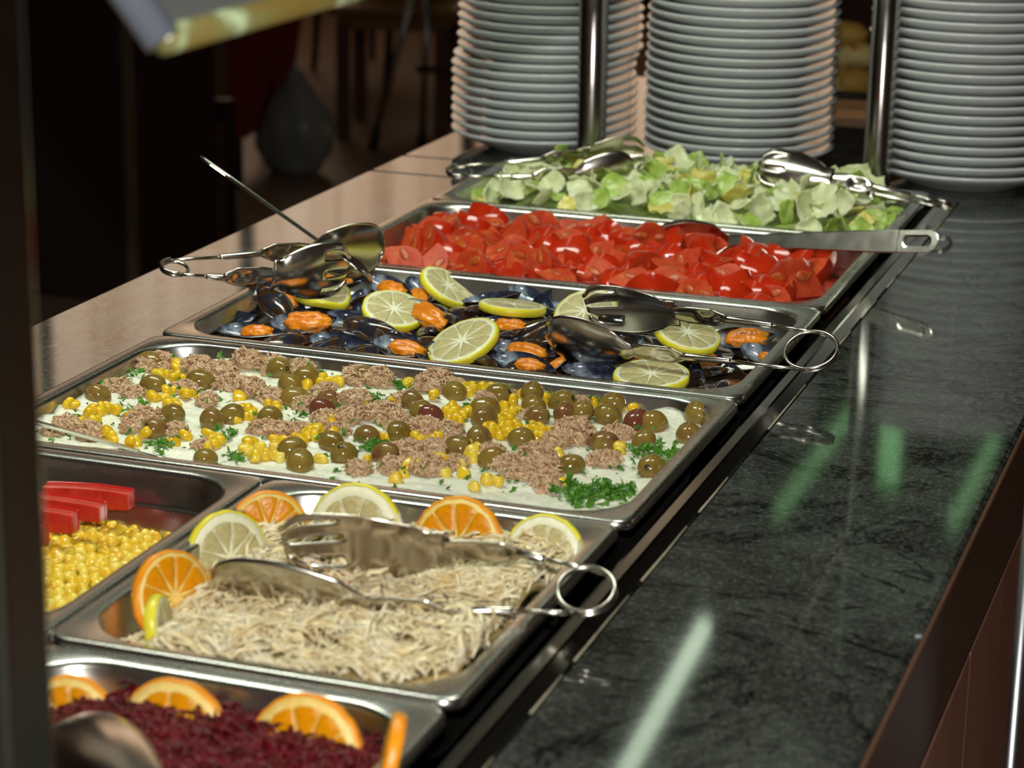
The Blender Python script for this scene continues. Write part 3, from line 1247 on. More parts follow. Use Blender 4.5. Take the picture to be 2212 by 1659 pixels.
TM = [tuna_clump(i) for i in range(8)]
TP = [(345, 790, 1.15), (305, 797, .8), (250, 840, 1.0), (290, 852, .9), (235, 838, .8), (425, 800, 1.25), (478, 812, 1.2), (540, 790, 1.1),
      (600, 793, 1.1), (655, 803, 1.0), (400, 840, 1.0), (540, 850, 1.15), (590, 865, 1.0), (500, 835, 1.1), (300, 905, 1.05), (340, 905, .9),
      (140, 925, 1.0), (190, 940, 1.1), (115, 935, .7), (290, 925, .9), (380, 935, .9), (440, 965, .8), (570, 930, 1.0), (610, 940, 1.1),
      (640, 930, .9), (775, 820, 1.2), (820, 830, 1.0), (765, 870, 1.15), (700, 850, 1.0), (870, 870, 1.1), (820, 895, 1.2), (755, 905, 1.2),
      (850, 912, 1.1), (915, 935, 1.2), (965, 935, 1.0), (885, 985, 1.25), (935, 975, 1.1), (950, 832, 1.3), (985, 845, .8),
      (1048, 872, .8), (1128, 842, .55), (1235, 858, .9), (1262, 873, .7), (1145, 900, .8), (1060, 985, .9), (1240, 945, 1.4),
      (1205, 955, 1.1), (1335, 940, 1.0), (1100, 1010, 1.2), (1165, 985, 1.25), (1165, 1020, 1.3), (1185, 1045, 1.1), (1130, 1030, 1.0),
      (1305, 1000, 1.0), (775, 1015, .9), (845, 1010, .9), (925, 1015, 1.1), (985, 1003, .9), (700, 905, .9), (660, 880, .9), (450, 870, .8),
      (730, 935, .8)]
for i, (u, v, s) in enumerate(TP):
    p = on_tuna(u, v, -.0010)
    o = put('tuna_chunk', TM[i % 8], M=TRS(p, (random.gauss(0, .15), random.gauss(0, .15), random.uniform(0, 6.28)), (s * 1.02, s * 1.02, s * random.uniform(.85, 1.15))))
    w_ = spot(p, O_tuna, 'the wide tuna pan')
    tag(o, 'flaked pinkish tuna chunk ' + w_, 'tuna', 'tuna chunks ' + w_)


def olive_mesh(seed):
    rnd = random.Random(seed)
    return MB().ball((0, 0, 0), (.0098, .0079 * rnd.uniform(.95, 1.05), .0079), 24, 14,
                     fn=lambda d: d * (1 + .05 * noise.noise(d * 1.6 + Vector((seed, 0, 0))))).mesh('flesh', 'olive_skin')


OM = [olive_mesh(i) for i in range(4)]
OR = MB().ball((0, 0, 0), (.0098, .0079, .0079), 24, 14).mesh('flesh', 'olive_red')
OH = MB().lathe([(0, .0), (.0014, .0), (.0019, -.0004), (.0019, -.0015)], 12).mesh('pit_hole', 'olive_hole')
OP = [(213, 862), (330, 838), (300, 790), (372, 905), (335, 937), (458, 916), (433, 832), (602, 808), (627, 838), (664, 826), (637, 868),
      (709, 868), (698, 897), (583, 912), (862, 942), (793, 948), (743, 990), (648, 1006), (630, 981), (716, 966), (832, 990), (892, 878),
      (912, 900), (982, 856), (1075, 864), (1152, 864), (1153, 886), (1160, 905), (1046, 893), (1047, 915), (1035, 952), (1126, 958),
      (1215, 880), (1221, 903), (1253, 902), (1313, 906), (1376, 920), (1413, 922), (1306, 963), (1390, 963), (1409, 1024), (1507, 905),
      (1487, 951), (988, 975), (1061, 1002), (1232, 1011), (444, 1000), (805, 812), (1330, 878), (930, 905), (500, 905)]
for i, (u, v) in enumerate(OP):
    p = on_tuna(u, v, .0042)
    red = i in (12, 36, 49)
    o = put('olive', OR if red else OM[i % 4], M=TRS(p, (random.gauss(0, .5), random.gauss(0, .5), random.uniform(0, 6.28)), random.uniform(1.18, 1.42)))
    w_ = spot(p, O_tuna, 'the wide tuna pan')
    tag(o, ('reddish-brown whole olive ' if red else 'whole glossy green-brown olive ') + w_, 'olive', ('reddish olive ' if red else 'green-brown olives ') + w_)
    put('pit_hole', OH, o, M=TRS((.0092, .0, .0022), (0, 1.25, 0)))
# corn on the white salad
KP = [(380, 800, 3), (350, 812, 6), (375, 820, 3), (160, 886, 2), (212, 892, 5), (190, 908, 3), (235, 890, 3), (333, 862, 2), (355, 855, 3),
      (370, 875, 3), (398, 862, 3), (440, 868, 2), (540, 890, 5), (598, 890, 3), (515, 905, 3), (245, 948, 3), (288, 957, 4), (170, 910, 1),
      (462, 950, 4), (455, 965, 3), (410, 950, 2), (545, 962, 5), (565, 985, 6), (590, 990, 3), (690, 1000, 1), (640, 955, 6), (600, 960, 4),
      (652, 830, 3), (703, 832, 4), (723, 822, 2), (850, 820, 3), (878, 828, 2), (716, 907, 2), (690, 940, 4), (665, 935, 4), (1008, 838, 6),
      (1035, 843, 7), (1060, 840, 5), (1075, 850, 4), (930, 852, 3), (980, 893, 6), (995, 905, 5), (1090, 908, 6), (1105, 890, 4),
      (1055, 932, 6), (1085, 938, 5), (1115, 932, 6), (1150, 930, 6), (1170, 945, 5), (1120, 870, 3), (1190, 868, 3), (1020, 985, 5),
      (1035, 965, 4), (955, 1000, 3), (870, 1018, 3), (905, 1005, 3), (960, 1022, 2), (985, 1015, 1), (1020, 1056, 1), (1078, 1045, 2),
      (1222, 1055, 2), (1383, 884, 1), (1355, 900, 1), (1300, 882, 3), (1340, 968, 2), (1215, 985, 1), (1180, 855, 2), (790, 865, 2),
      (840, 880, 2), (910, 955, 4), (940, 952, 3), (820, 945, 2), (770, 995, 1), (520, 870, 2), (600, 925, 2), (280, 905, 1), (320, 905, 1)]
tops = []
for u, v, n in KP:
    for k in range(n):
        p = on_tuna(u + random.gauss(0, 11), v + random.gauss(0, 6), .0026 + (k % 3 == 2) * .002)
        tops.append((-proj(p)[1], p))
tops.sort(key=lambda q: q[0])
nfree = 300 - len(top)
far_mb = MB()
for k, (_, p) in enumerate(tops):
    M = TRS(p, rrot(), random.uniform(1.2, 1.45))
    if k < nfree:
        o = put('corn_kernel', random.choice(KM), M=M)
        tag(o, 'sprinkled corn kernel ' + spot(p, O_tuna, 'the wide tuna pan'), 'sweetcorn',
            'corn kernels on the white salad, ' + spot(p, O_tuna, 'the wide tuna pan'))
    else:
        kk = random.choice(KMB)
        far_mb.add([M @ Vector(q) for q in kk.v], kk.f)
tag(put('sweetcorn_sprinkle', far_mb.mesh('sweetcorn_sprinkle', 'corn_heap')), 'remaining yellow corn kernels sprinkled over the tuna salad', 'sweetcorn', kind='stuff')


# parsley flakes: one scattering (nobody could count it), plus three sprigs
def flake(mb, p, s, rnd, up=.5):
    a = rnd.uniform(0, 6.28)
    nn = rnd.choice([5, 6, 7])
    cx = [p]
    z = Vector((rnd.gauss(0, up), rnd.gauss(0, up), 1)).normalized()
    M = facing(p, z, a)
    vs = [M @ Vector((0, 0, .0004))]
    el = rnd.uniform(1, 2.2)
    for k in range(nn * 2):
        r_ = s * (1 if k % 2 == 0 else rnd.uniform(.45, .75)) * rnd.uniform(.7, 1.1)
        an = PI * k / nn
        vs.append(M @ Vector((r_ * math.cos(an) * el, r_ * math.sin(an), rnd.uniform(-.4, .5) * s)))
    mb.add(vs, [(0, 1 + k, 1 + (k + 1) % (2 * nn)) for k in range(2 * nn)])


rnd = random.Random(3)
mb = MB()
for k in range(620):
    c = rnd.choice(TP + [(1200, 900, 1), (1400, 990, 1), (1330, 960, 1), (1430, 970, 1)])
    u, v = c[0] + rnd.gauss(0, 50), c[1] + rnd.gauss(0, 20)
    p = on_tuna(u, v, rnd.uniform(.0008, .0085) if rnd.random() < .55 else .001)
    flake(mb, p, rnd.uniform(.0014, .0033), rnd, .8)
for (u, v, n, sd) in [(815, 965, 22, 14), (795, 962, 14, 14), (1320, 860, 16, 12), (1270, 862, 6, 5), (350, 965, 20, 18), (1370, 980, 18, 20), (1240, 1000, 6, 8),
                      (490, 940, 10, 14), (745, 880, 14, 14), (810, 870, 10, 8), (300, 880, 10, 14), (1165, 850, 5, 8), (1010, 895, 8, 10),
                      (870, 835, 12, 12), (1430, 985, 22, 22), (1400, 1000, 8, 16), (690, 945, 10, 12), (505, 985, 9, 14), (400, 830, 8, 14)]:
    for k in range(n):
        p = on_tuna(u + rnd.gauss(0, sd), v + rnd.gauss(0, sd * .4), rnd.uniform(.001, .005))
        flake(mb, p, rnd.uniform(.0020, .0044), rnd, .8)
tag(put('parsley_flakes', mb.mesh('parsley_flakes', 'parsley', False)), 'chopped green parsley flakes scattered over the tuna salad', 'parsley', kind='stuff')
for i, (u, v, n, sx, lab) in enumerate([(1240, 1062, 34, .008, 'bright green parsley bunch at the left of the front right corner group'),
                                        (1288, 1066, 60, .012, 'largest chopped parsley heap at the front right of the tuna salad'),
                                        (1340, 1068, 34, .009, 'dark green parsley bits nearest the rounded right corner'),
                                        (1262, 1088, 16, .007, 'small parsley sprig touching the front rim of the tuna pan'),
                                        (1350, 1092, 14, .006, 'tiny parsley sprig at the front rim near the corner')]):
    mb = MB()
    p0 = on_tuna(u, v, 0)
    for k in range(n):
        q = Vector((rnd.gauss(0, sx), rnd.gauss(0, sx * .8), abs(rnd.gauss(.0025, .002))))
        if p0.x + q.x > O_tuna[1] - .012 or p0.y + q.y < O_tuna[2] + .008 or math.hypot(max(0, p0.x + q.x - O_tuna[1] + .046), max(0, O_tuna[2] + .046 - p0.y - q.y)) > .036:
            continue
        flake(mb, q, rnd.uniform(.0026, .0050), rnd, .8)
    tag(put('parsley_bunch', mb.mesh('parsley_bunch', 'parsley', False), M=TRS(p0)), lab, 'parsley', kind='stuff')


# ------------------------------------------------------------------ mussels
def shell_mesh(seed, L=.064, W=.034, D=.0115):
    rnd = random.Random(seed)
    NU, NV = 20, 13
    vo, vi = [], []
    curve = rnd.uniform(-.15, .15)
    for i in range(NU + 1):
        s = i / NU
        wd = W / 2 * (math.sin(PI * min(1, s * 1.02) ** .62)) ** .72 * (.55 + .45 * math.sin(s * PI * .75)) if 0 < s < 1 else 0.0002
        for j in range(NV + 1):
            t__ = 2 * j / NV - 1
            y = wd * t__ + curve * L * (s - .5) ** 2
            x = (s - .5) * L
            z = -D * (1 - abs(t__) ** 2.2) ** .8 * (math.sin(PI * s) ** .55 if 0 < s < 1 else 0)
            vo.append((x, y, z - .0006))
            vi.append((x, y * .97, z + .0006))
    mb = MB()
    fs = [(i * (NV + 1) + j, (i + 1) * (NV + 1) + j, (i + 1) * (NV + 1) + j + 1, i * (NV + 1) + j + 1) for i in range(NU) for j in range(NV)]
    mb.add(vo, [tuple(reversed(f)) for f in fs], 0)
    mb.add(vi, fs, 1)
    n = len(vo)
    edge = [(i, 0) for i in range(NU + 1)]
    for j in (0, NV):
        for i in range(NU):
            a, b = i * (NV + 1) + j, (i + 1) * (NV + 1) + j
            mb.f.append((a, b, b + n, a + n) if j == NV else (a, a + n, b + n, b))
            mb.m.append(0)
    return mb.mesh('shell', ['shell_outer', 'shell_inner'])


SM = [shell_mesh(i, .064 * random.uniform(.9, 1.08), .034 * random.uniform(.9, 1.1)) for i in range(5)]


def meat_mesh(seed):
    def fn(d):
        e = d * (1 + .22 * noise.noise(d * 2.4 + Vector((seed * 5, 1, 0))) + .07 * noise.noise(d * 6 + Vector((seed * 5, 1, 0))))
        e.z -= .38 * math.exp(-(e.y / .22) ** 2) * (1 if e.z > 0 else 0) * (1 - abs(e.x) ** 2 * .5)
        return e
    mb = MB().ball((0, 0, 0), (.0175, .0105, .0062), 26, 16, fn=fn)
    return mb.mesh('meat', 'mussel_meat')


def frill_mesh(seed):
    rnd = random.Random(seed)
    mb = MB()
    pts = []
    for k in range(25):
        a = 2 * PI * k / 25
        pts.append((.0165 * math.cos(a), .0103 * math.sin(a), -.0008 + .0012 * math.sin(a * 7 + seed)))
    mb.tube(pts, .0010, 6, closed=True)
    return mb.mesh('frill', 'meat_edge')


MM = [meat_mesh(i) for i in range(4)]
FM = [frill_mesh(i) for i in range(2)]


def mussel(M, label, meat=True, group=None, i=0, two=False, ms=1.0, mx=.004):
    t_ = thing('mussel', label, 'mussel', group, M=M)
    put('shell', SM[i % 5], t_)
    if two:
        put('shell', SM[(i + 2) % 5], t_, M=TRS((-.004, 0, .006), (PI, -.28, 0)))
    if meat:
        m_ = put('meat', MM[i % 4], t_, M=TRS((mx, 0, -.0018), (0, 0, random.uniform(-.2, .2)), ms))
        put('frill', FM[i % 2], m_)
    return t_


bed('dark_brine', 'dark cooking liquid under the mussels', 'liquid', O_mus, -.040, 'brine')


def mh(x, y):
    x0, x1, y0, y1, _ = O_mus
    ex = min(1, min(x - x0, x1 - x) / .07)
    ey = min(1, min(y - y0, y1 - y) / .05)
    right = min(1, max(.15, (-.02 - x) / .20))
    return -.040 + .024 * ex * (.5 + .5 * ey) * right + .005 * nz(x, y, 0, 25)


# named mussels (pixel centre, spin in plan degrees, tilt toward camera, kind)
MU = [(655, 694, -.006, 20, (.1, -.55, 1), 1, 1.25, 'mussel with the largest orange meat on a blue-violet shell, left front'),
      (545, 712, -.012, 5, (.0, -.25, 1), 1, .9, 'half shell with white-blue lining at the left front of the pan'),
      (735, 738, -.012, 0, (0, -.35, 1), 0, 1, 'empty deep blue half shell at the front rim left of centre'),
      (870, 748, -.010, -4, (.1, -.35, 1), 1, 1.0, 'mussel with flat orange meat beside the front lemon slice'),
      (922, 676, -.004, -30, (.1, -.40, 1), 1, 1.25, 'mussel with broad orange meat between two lemon slices'),
      (840, 618, -.004, -25, (.0, -.30, 1), 1, 1.0, 'mussel with orange meat under the spoon of the left tongs'),
      (905, 633, -.008, -60, (.2, -.20, 1), 1, .9, 'small orange mussel beside the steep lemon slice'),
      (610, 642, -.006, -25, (.1, -.40, 1), 1, .85, 'mussel with small orange meat below the fork of the left tongs'),
      (720, 603, -.004, 10, (.0, -.30, 1), 1, .9, 'mussel just below the tongs fork, at the back rim'),
      (500, 690, -.012, 60, (.5, -.25, 1), 0, 1, 'upright whitish half shell at the left corner'),
      (1128, 757, -.008, -8, (0, -.30, 1), 1, 1.2, 'frilly orange mussel behind the blue front shell, right of the front lemon slice'),
      (1135, 783, -.010, -12, (0, -.35, 1), 1, .8, 'long blue half shell with orange meat at the front rim'),
      (1095, 700, -.010, 4, (0, -.20, 1), 1, 1.0, 'orange mussel under the flat middle lemon slice'),
      (1150, 642, -.006, -20, (.2, -.2, 1), 0, 1, 'blue-white half shell near the back rim, right of centre'),
      (1062, 640, -.006, 10, (-.2, -.1, 1), 0, 1, 'beige worn shell behind the flat lemon slice'),
      (1605, 728, -.016, 20, (.1, -.4, 1), 1, 1.2, 'orange mussel in the right end of the pan behind the tongs arm'),
      (1290, 803, -.014, -5, (0, -.25, 1), 0, 1, 'blue half shell at the front rim under the tongs spoon'),
      (1390, 778, -.014, 30, (0, -.2, 1), 1, .9, 'mussel between the tongs spoon and the lowest lemon slice'),
      (760, 690, -.010, 15, (.1, -.3, 1), 0, 1, 'dark shell left of the tilted lemon slice'),
      (560, 622, .000, 70, (.3, .4, -1), 0, 1, 'brown-black closed shell humped at the left end'),
      (600, 665, -.004, 40, (-.2, .5, -1), 0, 1, 'second brown-black shell hump, below the tongs fork'),
      (805, 715, -.014, 10, (0, .5, -1), 0, 1, 'black shell lying face down in front of the tilted lemon slice'),
      (1190, 650, -.008, 80, (.3, -.3, 1), 0, 1, 'brownish upright shell at the back, right of the blue-white one'),
      (1655, 768, -.02, -30, (.1, -.2, 1), 1, .7, 'small mussel in the right corner by the tongs ring'),
      (1340, 705, -.012, 20, (0, .3, -1), 0, 1, 'dark shell between the tongs fork and its spoon'),
      (1200, 728, -.012, -10, (.2, .2, -1), 0, 1, 'brown shell beside the front lemon slice, under the spoon tip'),
      (680, 715, -.014, -10, (.0, -.5, 1), 1, .55, 'mussel with a tiny orange bead of meat at the front left')]
for i, (u, v, z, sp_, n_, meat, ms, lab) in enumerate(MU):
    mussel(facing(P(u, v, z - .002), n_, math.radians(sp_)), lab, bool(meat), i=i, ms=ms)
i = 0
x0, x1, y0, y1, _ = O_mus
for gx in range(16):
    for gy in range(7):
        x = x0 + .046 + gx * (x1 - x0 - .092) / 15 + random.gauss(0, .005)
        y = y0 + .024 + gy * (y1 - y0 - .048) / 6 + random.gauss(0, .005)
        z = mh(x, y) - .010 + (.003 if (gx + gy) % 2 else 0)
        up = random.random() < .30
        n_ = Vector((random.gauss(0, .35), random.gauss(-.2, .35), 1 if up else -1))
        meat = up and random.random() < .5
        i += 1
        grp = 'open' if up else 'dark'
        w_ = spot((x, y), O_mus, 'the mussel pan')
        what = 'dark shell lying face down' if not up else 'empty open half shell' if not meat else 'open shell with orange meat'
        mussel(facing((x, y, z), n_, random.uniform(0, 6.28), .95), what + ' ' + w_, meat, what + ' ' + w_, i, ms=.85)


# ------------------------------------------------------------------ tomatoes
def wedge_mesh(seed, R=.030, ang=1.15):
    """a tomato wedge: skin outside, two cut faces with a jelly pocket"""
    rnd = random.Random(seed)
    NA, NB = 8, 10
    skin = []
    for i in range(NA + 1):
        a = -ang / 2 + ang * i / NA
        for j in range(NB + 1):
            b = -PI / 2 + PI * j / NB
            r_ = R * (1 + .05 * math.cos(b * 4 + seed))
            skin.append((r_ * math.cos(b) * math.cos(a), r_ * math.cos(b) * math.sin(a), r_ * .86 * math.sin(b)))
    mb = MB()
    mb.add(skin, [(i * (NB + 1) + j, (i + 1) * (NB + 1) + j, (i + 1) * (NB + 1) + j + 1, i * (NB + 1) + j + 1) for i in range(NA) for j in range(NB)], 0)
    pk = MB()
    for side in (0, NA):
        a = -ang / 2 + ang * side / NA
        ax = Vector((math.cos(a), math.sin(a), 0))
        nn = Vector((math.sin(a), -math.cos(a), 0)) * (1 if side == 0 else -1)
        ring = [Vector(skin[side * (NB + 1) + j]) for j in range(NB + 1)]
        vs = []
        for sc, dpt in ((1, 0), (.8, .0004), (.5, -.0002), (.12, .0006)):
            c = ax * (R * .40)
            for q in ring:
                vs.append(c + (q - c) * sc + nn * dpt)
        n = NB + 1
        fs = []
        for k in range(3):
            for j in range(NB):
                f = (k * n + j, k * n + j + 1, (k + 1) * n + j + 1, (k + 1) * n + j)
                fs.append(f if side == 0 else tuple(reversed(f)))
            f = (k * n + NB, k * n, (k + 1) * n, (k + 1) * n + NB)
            fs.append(f if side == 0 else tuple(reversed(f)))
        f = tuple(3 * n + j for j in range(n))
        fs.append(f if side == 0 else tuple(reversed(f)))
        mb.add(vs, fs, 1)
        for sgn in (-1, 1):
            c = ax * (R * .56) + Vector((0, 0, sgn * R * .34)) + nn * .0003
            M = basis(c, ax, Vector((0, 0, 1)), nn)
            o = len(pk.v)
            pk.ball((0, 0, 0), (R * .13, R * .24, .0010), 12, 6, fn=lambda d: d * (1 + .25 * noise.noise(d * 3 + Vector((seed, sgn, 0)))))
            pk.xf(M, o)
    return mb.mesh('wedge', ['tomato_skin', 'tomato_flesh']), pk.mesh('seed_pocket', 'tomato_seed')


WM = [wedge_mesh(i, .030 * random.uniform(.98, 1.2), random.choice([1.05, 1.3, 1.6])) for i in range(8)]


def tom_h(x, y):
    x0, x1, y0, y1, _ = O_tom
    ex = min(1, min(x - x0, x1 - x) / .06)
    return -.034 + .020 * ex * (1 - .35 * max(0, (y - 1.17) / .1)) + .008 * nz(x, y, 7, 14)


bed('tomato_juice', 'red juice under the tomato wedges', 'juice', O_tom, -.018, 'tomato_juice', lambda x, y: tom_h(x, y))
x0, x1, y0, y1, _ = O_tom
i = 0
gy = 0
y = y0 + .020
while y < y1 - .016:
    x = x0 + .022 + (.013 if gy % 2 else 0)
    while x < x1 - .018:
        px, py = x + random.gauss(0, .004), y + random.gauss(0, .004)
        ex = max(0, abs(px - (x0 + x1) / 2) - ((x1 - x0) / 2 - .046))
        ey = max(0, abs(py - (y0 + y1) / 2) - ((y1 - y0) / 2 - .046))
        if math.hypot(ex, ey) < .030 and px < x1 - .046 and px > x0 + .030:
            ad, pk = WM[i % 8]
            face = random.random()
            rot = (random.uniform(0, 6.28), random.uniform(0, 6.28), random.uniform(0, 6.28)) if face < .5 else \
                (random.gauss(PI / 2, .4), random.uniform(-.6, .6), random.uniform(0, 6.28))
            Rm = Euler(rot).to_matrix()
            cen = Rm @ Vector((.018, 0, 0))
            M = TRS(Vector((px, py, tom_h(px, py) + .001)) - cen, rot, random.uniform(.82, 1.08))
            o = put('tomato_wedge', ad, M=M)
            w_ = spot((px, py), O_tom, 'the tomato pan')
            tag(o, 'red tomato wedge ' + w_, 'tomato', 'tomato wedges ' + w_)
            put('seed_pocket', pk, o)['kind'] = 'stuff'
            i += 1
        x += .0285
    gy += 1
    y += .0245
# a few prominent wedges on top (cut face to the camera)
for (u, v, s, rz, lab) in [(1170, 500, 1.0, .6, 'tomato wedge standing highest at the back of the tomatoes'), (1378, 590, 1.15, 1.2, 'large cut tomato wedge at the front, seeds facing the camera'),
                           (1470, 600, 1.1, 2.4, 'tomato wedge right of the large cut one at the front rim'), (1178, 590, 1.0, .2, 'rounded tomato half at the front rim, centre'),
                           (935, 545, 1.1, 0, 'long tomato wedge lying at the left end of the pan'), (1700, 610, 1.1, 1.0, 'cut tomato wedge with pale core at the right end'),
                           (1400, 520, 1.0, .9, 'upright tomato wedge left of the ladle bowl'), (950, 515, 1.1, 2.8, 'shiny tomato wedge near the back left corner')]:
    ad, pk = WM[(u + v) % 8]
    p = P(u, v, -.008)
    M = facing(p, (math.sin(rz) * .5, -.6, .6), rz * 2, s)
    M = M @ TRS((-.016, 0, 0), (PI / 2, 0, 0))
    o = put('tomato_wedge', ad, M=M)
    tag(o, lab, 'tomato')
    put('seed_pocket', pk, o)['kind'] = 'stuff'


# ------------------------------------------------------------------ lettuce
def leaf_mesh(seed, mat):
    rnd = random.Random(seed)
    N = 11
    L, W = .019, .015
    vs = []
    cu, cv = rnd.uniform(-18, 18), rnd.uniform(-22, 22)
    ro = [rnd.uniform(.7, 1.15) for _ in range(40)]
    for i in range(N):
        for j in range(N):
            a, b = 2 * i / (N - 1) - 1, 2 * j / (N - 1) - 1
            # squircle outline with ragged edge
            edge = max(abs(a), abs(b))
            rg = 1 - .16 * edge ** 3 * (ro[(i * 3 + j * 5) % 40])
            x, y = a * L * rg * (1 - .12 * b * b), b * W * rg * (1 - .12 * a * a)
            z = cu * x * x + cv * y * y * 1.2 + .0032 * nz(x, y, seed * 3, 110) + .0032 * edge ** 2 * nz(x, y, seed * 3 + 9, 260)
            vs.append((x, y, z))
    fs = [(i * N + j, (i + 1) * N + j, (i + 1) * N + j + 1, i * N + j + 1) for i in range(N - 1) for j in range(N - 1)]
    return MB().add(vs, fs).mesh('lettuce_piece', mat)


LM = [leaf_mesh(i, ('lettuce_pale', 'lettuce_green', 'lettuce_pale', 'lettuce_green', 'lettuce_yellow', 'lettuce_pale')[i % 6]) for i in range(12)]
LS = []
LN = {'lettuce_pale': 'pale whitish-green', 'lettuce_green': 'fresh green', 'lettuce_yellow': 'yellowish'}


def let_h(x, y):
    x0, x1, y0, y1, _ = O_let
    ex = min(1, max(0, min(x - x0 - .015, x1 - x) / .06))
    ey = min(1, min(y - y0, y1 - y) / .05)
    return -.026 + .040 * ex * (.5 + .5 * ey) + .010 * nz(x, y, 3, 12)


bed('lettuce_bed', 'lower layer of green lettuce in the farthest pan', 'lettuce', O_let, -.016, 'lettuce_green', lambda x, y: let_h(x, y) - .009)
x0, x1, y0, y1, _ = O_let
i = 0
gy = 0
y = y0 + .010
while y < y1 - .010:
    x = x0 + .026 + (.012 if gy % 2 else 0)
    while x < x1 - .014:
        px, py = x + random.gauss(0, .004), y + random.gauss(0, .004)
        ex = max(0, abs(px - (x0 + x1) / 2) - ((x1 - x0) / 2 - .046))
        ey = max(0, abs(py - (y0 + y1) / 2) - ((y1 - y0) / 2 - .046))
        if math.hypot(ex, ey) < .038:
            me = random.choice(LM[:4] + LM[:4] + LM)
            rot = (random.gauss(.6, .5), random.gauss(0, .6), random.uniform(-1.2, 1.2) if random.random() < .5 else random.uniform(0, 6.28))
            o = put('lettuce_piece', me, M=TRS((px, py, let_h(px, py) + random.uniform(0, .010)), rot, random.uniform(.8, 1.15)), solid=.0009)
            cn = LN[me.materials[0].name]
            w_ = spot((px, py), O_let, 'the lettuce pan')
            tag(o, '%s lettuce piece %s' % (cn, w_), 'lettuce', '%s lettuce %s' % (cn, w_))
            i += 1
        x += .0235
    gy += 1
    y += .0225


# ------------------------------------------------------------------ utensils
def head_grid(L, W, D, fork=False, NU=26, NV=20):
    """spoon/fork blade from x=0 (neck) to x=L, bowl depth D toward +y, width along z"""
    mb = MB()
    vs = []
    for i in range(NU + 1):
        s = i / NU
        if s < .18:
            wd = W / 2 * (.20 + .45 * (s / .18) ** 1.3)
        else:
            q = (s - .18) / .82
            wd = W / 2 * (.65 + .35 * math.sin(min(1, q / .55) * PI / 2)) * (max(0, 1 - max(0, (q - .55) / .45) ** (2.6 if not fork else 4)) ** .5)
        wd = max(wd, .0006 if not fork else W * .25)
        for j in range(NV + 1):
            t__ = 2 * j / NV - 1
            dp = D * (math.sin(PI * min(1, s * .9 + .06)) ** .8) * (1 - t__ * t__)
            vs.append((s * L, dp - D * .15 * math.sin(PI * s), wd * t__))
    fs = []
    for i in range(NU):
        for j in range(NV):
            if fork and i > NU * .62 and j in (3, 4, 9, 10, 15, 16):
                continue
            fs.append((i * (NV + 1) + j, (i + 1) * (NV + 1) + j, (i + 1) * (NV + 1) + j + 1, i * (NV + 1) + j + 1))
    return mb.add(vs, fs)


def tongs(O, T, tilt, label, sep=.055, W=.060, HL=.088, ringr=.0215, shift=0.0, far='fork_head'):
    """ring centre O, mean of the two head tips T; tilt = roll about the long axis; the +y half is the far/upper one"""
    O, T = Vector(O), Vector(T)
    ax = (T - O)
    Lg = ax.length
    ax.normalize()
    side = Vector((0, 0, 1)).cross(ax).normalized()
    up = ax.cross(side).normalized()
    a = math.radians(tilt)
    yd = side * math.cos(a) + up * math.sin(a)
    zd = ax.cross(yd)
    root = thing('serving_tongs', label, 'tongs', M=basis(O, ax, yd, zd))
    r = ringr
    mb = MB()
    mb.tube([(r * math.cos(2 * PI * k / 64), r * math.sin(2 * PI * k / 64), 0) for k in range(64)], .0016, 8, closed=True)
    mb.tube([(r * 1.02 * math.cos(PI / 2 + PI * k / 30), r * 1.02 * math.sin(PI / 2 + PI * k / 30), .0030) for k in range(31)], .0016, 8)
    put('spring_ring', mb.mesh('spring_ring', 'utensil_steel'), root)
    near = 'spoon_head' if far == 'fork_head' else 'fork_head'
    for sgn, nm in ((1, far), (-1, near)):
        Lt = Lg + sgn * shift / 2
        xh = Lt - HL              # neck of the head
        xs = xh - .045            # start of the strap
        xw = max(r + .012, xs - .045)
        yc = sgn * sep / 2
        yr = sgn * r
        lin = lambda x: yr + (yc - yr) * min(1, max(0, x / xs))
        arm = MB()
        arm.tube([(0, yr, .0013), (xw * .5, lin(xw * .5), .001), (xw + .004, lin(xw), 0)], .0016, 8)
        arm.tube([(xw, lin(xw), 0), (xw + .002, lin(xw), 0), (xs - .004, lin(xs), 0), (xs + .002, yc, 0)],
                 [.0016, .0029, .0033, .0033], 10, up=(0, 0, 1))
        put('arm', arm.mesh('arm', 'utensil_steel'), root)
        st = MB()
        P0, P1 = Vector((xs - .003, yc, 0)), Vector((xh + .006, yc, 0))
        rows = []
        for k in range(17):
            q = k / 16
            c = P0.lerp(P1, q)
            wv = .0034 + .0062 * min(1, q * 4) - .0028 * max(0, (q - .7) / .3)
            row = []
            for j in range(13):
                t__ = 2 * j / 12 - 1
                dim = .0034 * math.exp(-(((q - .36) / .17) ** 4 + (t__ / .62) ** 4))
                row.append((c.x, c.y + sgn * (.0018 * (1 - t__ * t__) - dim), wv * t__))
            rows.append(row)
        vs = [q for row in rows for q in row]
        st.add(vs, [(i * 13 + j, (i + 1) * 13 + j, (i + 1) * 13 + j + 1, i * 13 + j + 1) for i in range(16) for j in range(12)])
        put('strap', st.mesh('strap', 'utensil_steel'), root, solid=.0012)
        h = head_grid(HL, W, .010, fork=nm == 'fork_head')
        h.xf(Matrix.Translation((xh, yc, 0)) @ Matrix.Rotation(-sgn * .05, 4, 'Z') @ Matrix.Scale(sgn, 4, (0, 1, 0)))
        put(nm, h.mesh(nm, 'utensil_steel'), root, solid=.0011)
    return root


